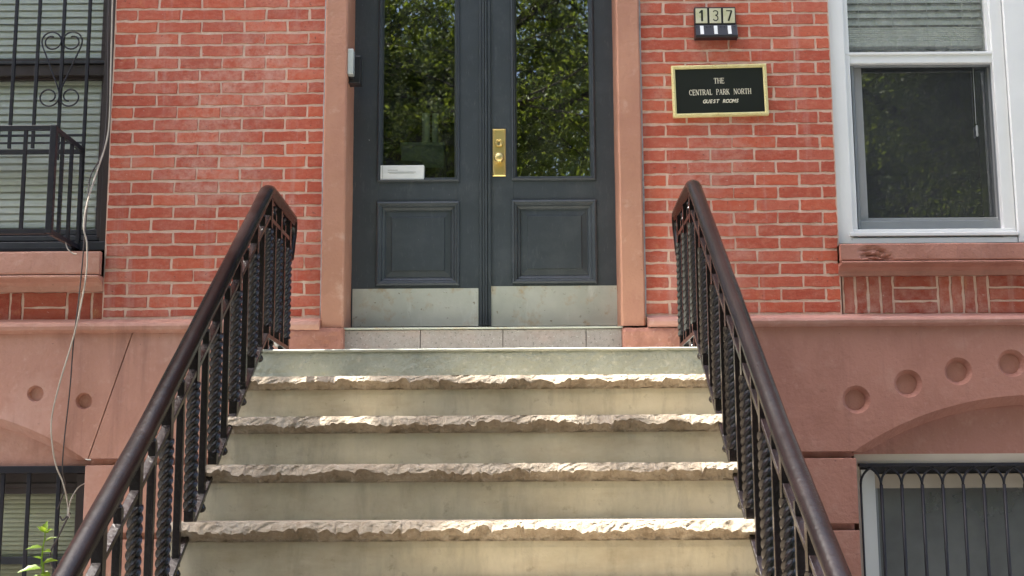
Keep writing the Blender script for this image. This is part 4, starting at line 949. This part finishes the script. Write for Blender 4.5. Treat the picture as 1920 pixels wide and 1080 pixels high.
# sign
ys = -.024
sc_ = W(1350, 169, ys); SW, SH = abs(X_(1441, 169, ys) - X_(1262, 169, ys)), abs(Z_(1350, 121, ys) - Z_(1350, 217.5, ys))
sg = thing('name_sign', (sc_.x, 0, sc_.z), 'black sign with ornate pale gold border and cream lettering on brick right of door', 'sign')
sg.rotation_euler = (0, -.018, 0)
fx0, fx1, fz0, fz1 = sc_.x - SW / 2, sc_.x + SW / 2, sc_.z - SH / 2, sc_.z + SH / 2
box('face', fx0 + .018, fx1 - .018, ys + .006, -.003, fz0 + .018, fz1 - .018, 'signblack', sg)
obj('border', MB().frame(fx0, fx1, fz0, fz1, [(0, -.003), (0, ys + .002), (.002, ys - .002), (.009, ys - .004), (.016, ys - .001), (.019, ys + .007)]), 'gold', sg)
orn = MB(); ro = random.Random(5)
def leafscroll(a, b_):
    n = int((b_ - a).length / .0125)
    for i in range(n):
        p = a.lerp(b_, (i + .5) / n); an = ro.uniform(0, 3.14); r_ = ro.uniform(.0028, .0045)
        orn.tube([(p.x + r_ * math.cos(an + q) * (1 - q / 6), ys - .0042, p.z + r_ * math.sin(an + q) * (1 - q / 6)) for q in np.linspace(0, 4, 6)], .0012, 4)
c4 = [Vector((fx0 + .010, 0, fz0 + .010)), Vector((fx1 - .010, 0, fz0 + .010)), Vector((fx1 - .010, 0, fz1 - .010)), Vector((fx0 + .010, 0, fz1 - .010))]
for i in range(4): leafscroll(c4[i], c4[(i + 1) % 4])
tag(obj('border_ornament', orn, 'gold', sg), kind='stuff')
# serif capitals drawn with strokes
TK, TN, SF = .145, .07, .05
def stroke(o, a, b_, wd):
    a, b_ = Vector(a), Vector(b_); d = (b_ - a).normalized(); n = Vector((-d.y, d.x)) * wd / 2; o.append([a + n, a - n, b_ - n, b_ + n])
def serif(o, x, y, wd=.3): stroke(o, (x - wd / 2, y), (x + wd / 2, y), SF)
def arc(o, cx, cy, rx_, ry_, a0, a1, n=14):
    for i in range(n):
        p, q = a0 + (a1 - a0) * i / n, a0 + (a1 - a0) * (i + 1) / n; m_ = (p + q) / 2
        stroke(o, (cx + rx_ * math.cos(p), cy + ry_ * math.sin(p)), (cx + rx_ * math.cos(q), cy + ry_ * math.sin(q)), TN + (TK - TN) * abs(math.cos(m_)))
def glyph(c):
    o = []; t = 1 - SF / 2; b_ = SF / 2
    if c == 'T': stroke(o, (.32, 0), (.32, 1), TK); stroke(o, (0, t), (.64, t), TN); serif(o, .32, b_); stroke(o, (.03, .74), (.03, 1), .06); stroke(o, (.61, .74), (.61, 1), .06); return o, .64
    if c == 'H':
        for x in (.13, .61): stroke(o, (x, 0), (x, 1), TK); serif(o, x, b_, .28); serif(o, x, t, .28)
        stroke(o, (.13, .5), (.61, .5), TN); return o, .74
    if c == 'E':
        stroke(o, (.13, 0), (.13, 1), TK)
        for y, x in ((b_, .58), (.52, .46), (t, .55)): stroke(o, (0, y), (x, y), TN)
        stroke(o, (.56, 0), (.56, .26), .06); stroke(o, (.53, .76), (.53, 1), .06); stroke(o, (.44, .40), (.44, .64), .05); return o, .6
    if c == 'L': stroke(o, (.13, 0), (.13, 1), TK); serif(o, .13, t, .28); stroke(o, (0, b_), (.54, b_), TN); stroke(o, (.52, 0), (.52, .28), .06); return o, .56
    if c == 'N': stroke(o, (.1, 0), (.1, 1), TN); stroke(o, (.64, 0), (.64, 1), TN); stroke(o, (.12, .97), (.62, .03), TK); serif(o, .1, b_, .24); serif(o, .08, t, .2); serif(o, .64, t, .24); return o, .74
    if c == 'C': arc(o, .4, .5, .31, .45, .75, 2 * math.pi - .75, 18); stroke(o, (.64, .66), (.64, .94), .06); return o, .7
    if c == 'O': arc(o, .39, .5, .31, .45, 0, 2 * math.pi, 22); return o, .78
    if c in 'PR':
        stroke(o, (.13, 0), (.13, 1), TK); serif(o, .13, b_, .28); stroke(o, (0, t), (.38, t), TN); arc(o, .36, .735, .2, .235, math.pi / 2, -math.pi / 2, 10); stroke(o, (.13, .5), (.38, .5), TN)
        if c == 'R': stroke(o, (.36, .5), (.62, .03), TK); serif(o, .62, b_, .18); return o, .7
        return o, .62
    if c == 'K': stroke(o, (.13, 0), (.13, 1), TK); serif(o, .13, b_, .28); serif(o, .13, t, .28); stroke(o, (.18, .42), (.56, .98), TN); stroke(o, (.3, .58), (.62, .03), TK); serif(o, .62, b_, .2); serif(o, .56, t, .2); return o, .72
    if c == 'A': stroke(o, (.08, 0), (.36, 1), TN); stroke(o, (.62, 0), (.37, 1), TK); stroke(o, (.18, .33), (.54, .33), TN); serif(o, .08, b_, .2); serif(o, .62, b_, .24); return o, .72
    return o, .34
def serif_text(s, cx, zb, h, y, name, parent, track=.07, sx=.86):
    gl = [glyph(c) for c in s]; tot = sum(a for _, a in gl) + track * (len(s) - 1); x = -tot / 2
    for o, a in gl:
        b = MB()
        for i, q in enumerate(o): b.add([(cx + (x + p.x) * h * sx, y - .0003 * (i % 5), zb + p.y * h) for p in q], [(0, 1, 2, 3)])
        if o: obj(name, b, 'letter', parent)
        x += a + track
yl = ys + .0045
serif_text('THE', sc_.x - .002, sc_.z + .036, .028, yl, 'letter', sg); serif_text('CENTRAL  PARK  NORTH', sc_.x + .001, sc_.z - .022, .0285, yl, 'letter', sg, .07, .79)
for i, ch in enumerate('GUEST ROOMS'):
    if ch != ' ': text_obj(ch, .0255, sc_.x + .001 + (i - 5) * .0162, yl, sc_.z - .056, 'letter', sg, 'letter', .0007, .25, .0005, .92)

# intercom on the left reveal
it = thing('intercom', (XPLi, .05, Z_(665, 155, .05)), 'pale grey and black intercom box on the door reveal at left', 'intercom')
za, zb = Z_(657, 142, -.0), Z_(657, 95, -.0)
box('cover', X_(651.5, 120, -.03), X_(662.5, 120, -.03), -.03, .02, za, zb, 'intercom', it, .003)
box('housing', XPLi - .002, X_(677, 130, .03), .022, .09, Z_(668, 157, .03), Z_(668, 105, .03), 'plastic', it, .005)
box('bracket', XPLi - .001, X_(662, 120, -.0), .015, .03, za - .012, zb - .01, 'plastic', it)

# ------------------------------------------------------------------ cables
def smooth(pts, n=8):
    P = [Vector(p) for p in pts]; out = []
    for i in range(len(P) - 1):
        a, b_, c, d = P[max(i - 1, 0)], P[i], P[i + 1], P[min(i + 2, len(P) - 1)]
        for k in range(n):
            t = k / n; out.append(.5 * ((2 * b_) + (c - a) * t + (2 * a - 5 * b_ + 4 * c - d) * t * t + (3 * b_ - a - 3 * c + d) * t ** 3))
    return out + [P[-1]]
def cable(name, pts, r, mat, label): return tag(obj(name, MB().tube(smooth([W(a, b_, y) for a, b_, y in pts]), r, 6), mat, smooth=True), label, 'cable', 'cables hanging by the left window')
cable('cable', [(214, -60, -.02), (211, 0, -.02), (208, 120, -.02), (205, 225, -.02), (198, 272, -.03), (184, 315, -.07), (165, 375, -.13), (157, 425, -.15), (163, 458, -.15), (161, 520, -.15), (141, 620, -.12), (110, 725, -.10), (96, 795, -.08), (103, 865, -.05), (118, 905, -.02), (127, 945, .0), (127, 968, .0)], 0.0042, 'cablew', 'off white cable looping down past the left parlour window')
cable('cable', [(205, -60, -.012), (203, 60, -.012), (201, 200, -.015), (192, 285, -.03), (170, 330, -.08), (164, 380, -.12), (159, 440, -.14), (150, 540, -.13), (138, 640, -.11), (131, 730, -.09), (121, 820, -.06), (117, 880, -.03), (122, 912, -.01), (108, 955, .0)], .0036, 'cableb', 'thin dark cable running beside the white one at left')
cable('cable', [(120, 1085, -.02), (98, 1062, -.02), (95, 1035, -.02), (110, 1005, -.02), (122, 980, -.01), (131, 962, .0), (118, 975, .0), (112, 968, .0)], .0042, 'cableb', 'black cable loop tied to a bar of the lower left grille')
cable('cable', [(160, 906, .02), (146, 915, .0), (134, 935, -.01), (129, 958, -.01), (131, 972, -.01)], .003, 'cablew', 'short pale cable bent into the lower left window jamb')
tie = cable('cable_tie', [(123, 455, -.16), (127, 467, -.17), (138, 476, -.17), (143, 476, -.16)], .003, 'cablew', 'short white tie dangling under the grille basket'); tie['category'] = 'tie'

# ------------------------------------------------------------------ weed by the cellar window
yw = -.55
wd_ = thing('weed_sapling', (X_(78, 1080, yw), yw, 0), 'young bright green weed sapling in front of the lower left window', 'plant')
stem = smooth([(X_(74, 1080, yw) - .02, yw + .02, 0), (X_(80, 1080, yw), yw, Z_(80, 1110, yw)), W(78, 1060, yw), W(80, 1030, yw), W(84, 1008, yw), W(84, 992, yw)])
obj('stem', MB().tube(stem, list(np.linspace(.006, .0018, len(stem))), 6), 'weed', wd_, smooth=True)
def leaf(mbk, base, dirv, L, wdt, droop=.3, up=Vector((0, -.5, 1))):
    d = Vector(dirv).normalized(); s = d.cross(up).normalized(); nn = s.cross(d).normalized(); vs = []; fs = []; n = 7
    prof = [0, .55, .92, 1.0, .82, .5, .28, 0]
    for i in range(n + 1):
        t = i / n; c = Vector(base) + d * (L * t) - nn * (droop * L * t * t); w_ = wdt * prof[i] * (1 + .12 * (-1) ** i)
        vs += [c - s * w_ / 2 + nn * w_ * .18, c, c + s * w_ / 2 + nn * w_ * .18]
    for i in range(n):
        a = i * 3; fs += [(a, a + 3, a + 4, a + 1), (a + 1, a + 4, a + 5, a + 2)]
    return mbk.add(vs, fs)
rl = random.Random(9)
for (px, py, tx, ty, L, wdt) in ((83, 1000, 98, 990, .05, .032), (83, 998, 76, 990, .04, .03), (84, 996, 86, 984, .045, .03), (84, 999, 92, 998, .035, .03), (83, 997, 79, 986, .04, .028), (84, 1015, 103, 1006, .055, .026), (80, 1026, 55, 1026, .07, .032), (81, 1034, 97, 1033, .05, .034), (79, 1048, 66, 1044, .04, .02),
                                 (79, 1058, 103, 1045, .075, .042), (78, 1066, 36, 1065, .10, .048), (77, 1075, 88, 1078, .06, .04), (77, 1080, 62, 1086, .07, .04), (78, 1090, 100, 1092, .09, .045), (76, 1100, 40, 1105, .1, .05)):
    a, b_ = W(px, py, yw), W(tx, ty, yw - rl.uniform(.0, .04)); obj('leaf', leaf(MB(), a, b_ - a, L, wdt, rl.uniform(.05, .3)), 'weed', wd_, smooth=True)

# ------------------------------------------------------------------ trees behind the viewer (seen mirrored in the glass, dappling the steps)
def leaves_mesh(name, pts, dirs, L, wdt, mat, parent, origin):
    n = len(pts); d = dirs / np.linalg.norm(dirs, axis=1)[:, None]
    s = np.cross(d, RNG.normal(size=(n, 3))); s /= np.linalg.norm(s, axis=1)[:, None]; nn = np.cross(s, d)
    Ls = (L * RNG.uniform(.7, 1.3, n))[:, None]; Ws = Ls * wdt
    v = np.stack([pts, pts + d * Ls * .45 + s * Ws * .5 + nn * Ws * .12, pts + d * Ls - nn * Ls * .1, pts + d * Ls * .45 - s * Ws * .5 + nn * Ws * .12], 1).reshape(-1, 3) - np.array(origin)
    me = bpy.data.meshes.new(name); me.vertices.add(4 * n); me.vertices.foreach_set('co', v.astype(np.float32).ravel())
    me.loops.add(6 * n); idx = np.arange(n)[:, None] * 4 + np.array([[0, 1, 2, 0, 2, 3]]); me.loops.foreach_set('vertex_index', idx.ravel().astype(np.int32))
    me.polygons.add(2 * n); me.polygons.foreach_set('loop_start', np.arange(0, 6 * n, 3, dtype=np.int32)); me.update(calc_edges=True); me.validate()
    me.materials.append(M[mat]); o = bpy.data.objects.new(name, me); link(o, parent, origin); return o
def tree(base, trunk_h, crown_c, crown_r, n_limb, n_tip, per_tip, spread, L, wdt, mat, label, tr=.16, tip_bias=None):
    t = thing('street_tree' if base[1] > -12 else 'park_tree', base, label, 'tree', 'trees behind the viewer')
    c = Vector(crown_c); b = Vector(base); r = random.Random(label)
    fork = Vector((b.x + (c.x - b.x) * .25, b.y + (c.y - b.y) * .25, trunk_h)); mb = MB()
    mb.tube(smooth([b, b.lerp(fork, .5) + Vector((.06, .04, 0)), fork]), list(np.linspace(tr, tr * .7, 17)), 10); tips = []
    for i in range(n_limb):
        while True:
            u = Vector((r.uniform(-1, 1), r.uniform(-1, 1), r.uniform(-1, 1)))
            if .15 < u.length < .8: break
        e = c + Vector((u.x * crown_r[0], u.y * crown_r[1], u.z * crown_r[2])); mid = fork.lerp(e, .5) + Vector((r.uniform(-.3, .3), r.uniform(-.3, .3), r.uniform(.0, .5)))
        p = smooth([fork, mid, e], 6); mb.tube(p, list(np.linspace(tr * .45, .018, len(p))), 6)
        for k in range(n_tip):
            s = p[r.randrange(3, len(p))]
            while True:
                q = Vector((r.uniform(-1, 1), r.uniform(-1, 1), r.uniform(-1, 1)))
                if q.length < 1: break
            tip = s + Vector((q.x * crown_r[0], q.y * crown_r[1], q.z * crown_r[2])) * .45
            m2 = s.lerp(tip, .5) + Vector((r.uniform(-.15, .15), r.uniform(-.15, .15), r.uniform(-.05, .2)))
            pp = smooth([s, m2, tip], 4); mb.tube(pp, list(np.linspace(.016, .004, len(pp))), 4); tips += pp[2:]
    obj('trunk', mb, 'bark', t, smooth=True)
    tp = np.array([tuple(x) for x in tips]); idx = RNG.integers(0, len(tp), n_limb * n_tip * per_tip)
    off = RNG.normal(size=(len(idx), 3)) * spread * np.array([1, 1, .7]); pts = tp[idx] + off
    pts = pts[pts[:, 2] > 4.2] if base[1] > -12 else pts
    d = RNG.normal(size=(len(pts), 3)); d[:, 2] -= .5
    leaves_mesh('crown', pts, d, L, wdt, mat, t, crown_c)
    return t
tree((-2.9, -7.7, 0), 4.3, (-.6, -6.9, 7.4), (4.2, 3.0, 2.9), 19, 32, 200, .15, .066, .45, 'leaf', 'leafy street tree mirrored in the left door pane')
tree((6.9, -7.9, 0), 4.4, (4.2, -5.7, 7.5), (3.9, 3.5, 2.8), 20, 36, 180, .18, .066, .45, 'leaf', 'leafy street tree mirrored in the right window')
tree((-10.2, -7.6, 0), 4.4, (-8.2, -7.0, 7.3), (3.6, 3.2, 3.0), 13, 26, 100, .2, .10, .45, 'leaf', 'leafy street tree mirrored in the left parlour window')
tree((-7.4, -3.6, 0), 5.5, (-3.8, -1.5, 8.6), (2.0, 1.4, 1.1), 9, 5, 430, .10, .09, .55, 'leaf', 'slender tree whose sparse crown dapples the front steps', .11)
for i, (x, y) in enumerate(((-13, -17), (-7.5, -16), (-2, -17.5), (3.5, -16), (9, -17.5), (14.5, -16.5))):
    tree((x, y, -.14), 2.6, (x + .3, y, 7.4), (4.4, 3.0, 6.0), 16, 20, 190, .5, .22, .5, 'leaf2', ('park tree at far left behind the viewer', 'second park tree from the left behind the viewer', 'third park tree from the left behind the viewer', 'third park tree from the right behind the viewer', 'second park tree from the right behind the viewer', 'park tree at far right behind the viewer')[i], .25)
pw = thing('park_wall', (0, -12.9, -.14), 'grey stone park wall across the street behind the viewer', 'wall')
box('masonry', -40, 40, -13.1, -12.7, -.3, 1.15, 'kerb', pw, .02); box('coping', -40, 40, -13.16, -12.64, 1.152, 1.27, 'kerb', pw, .02)
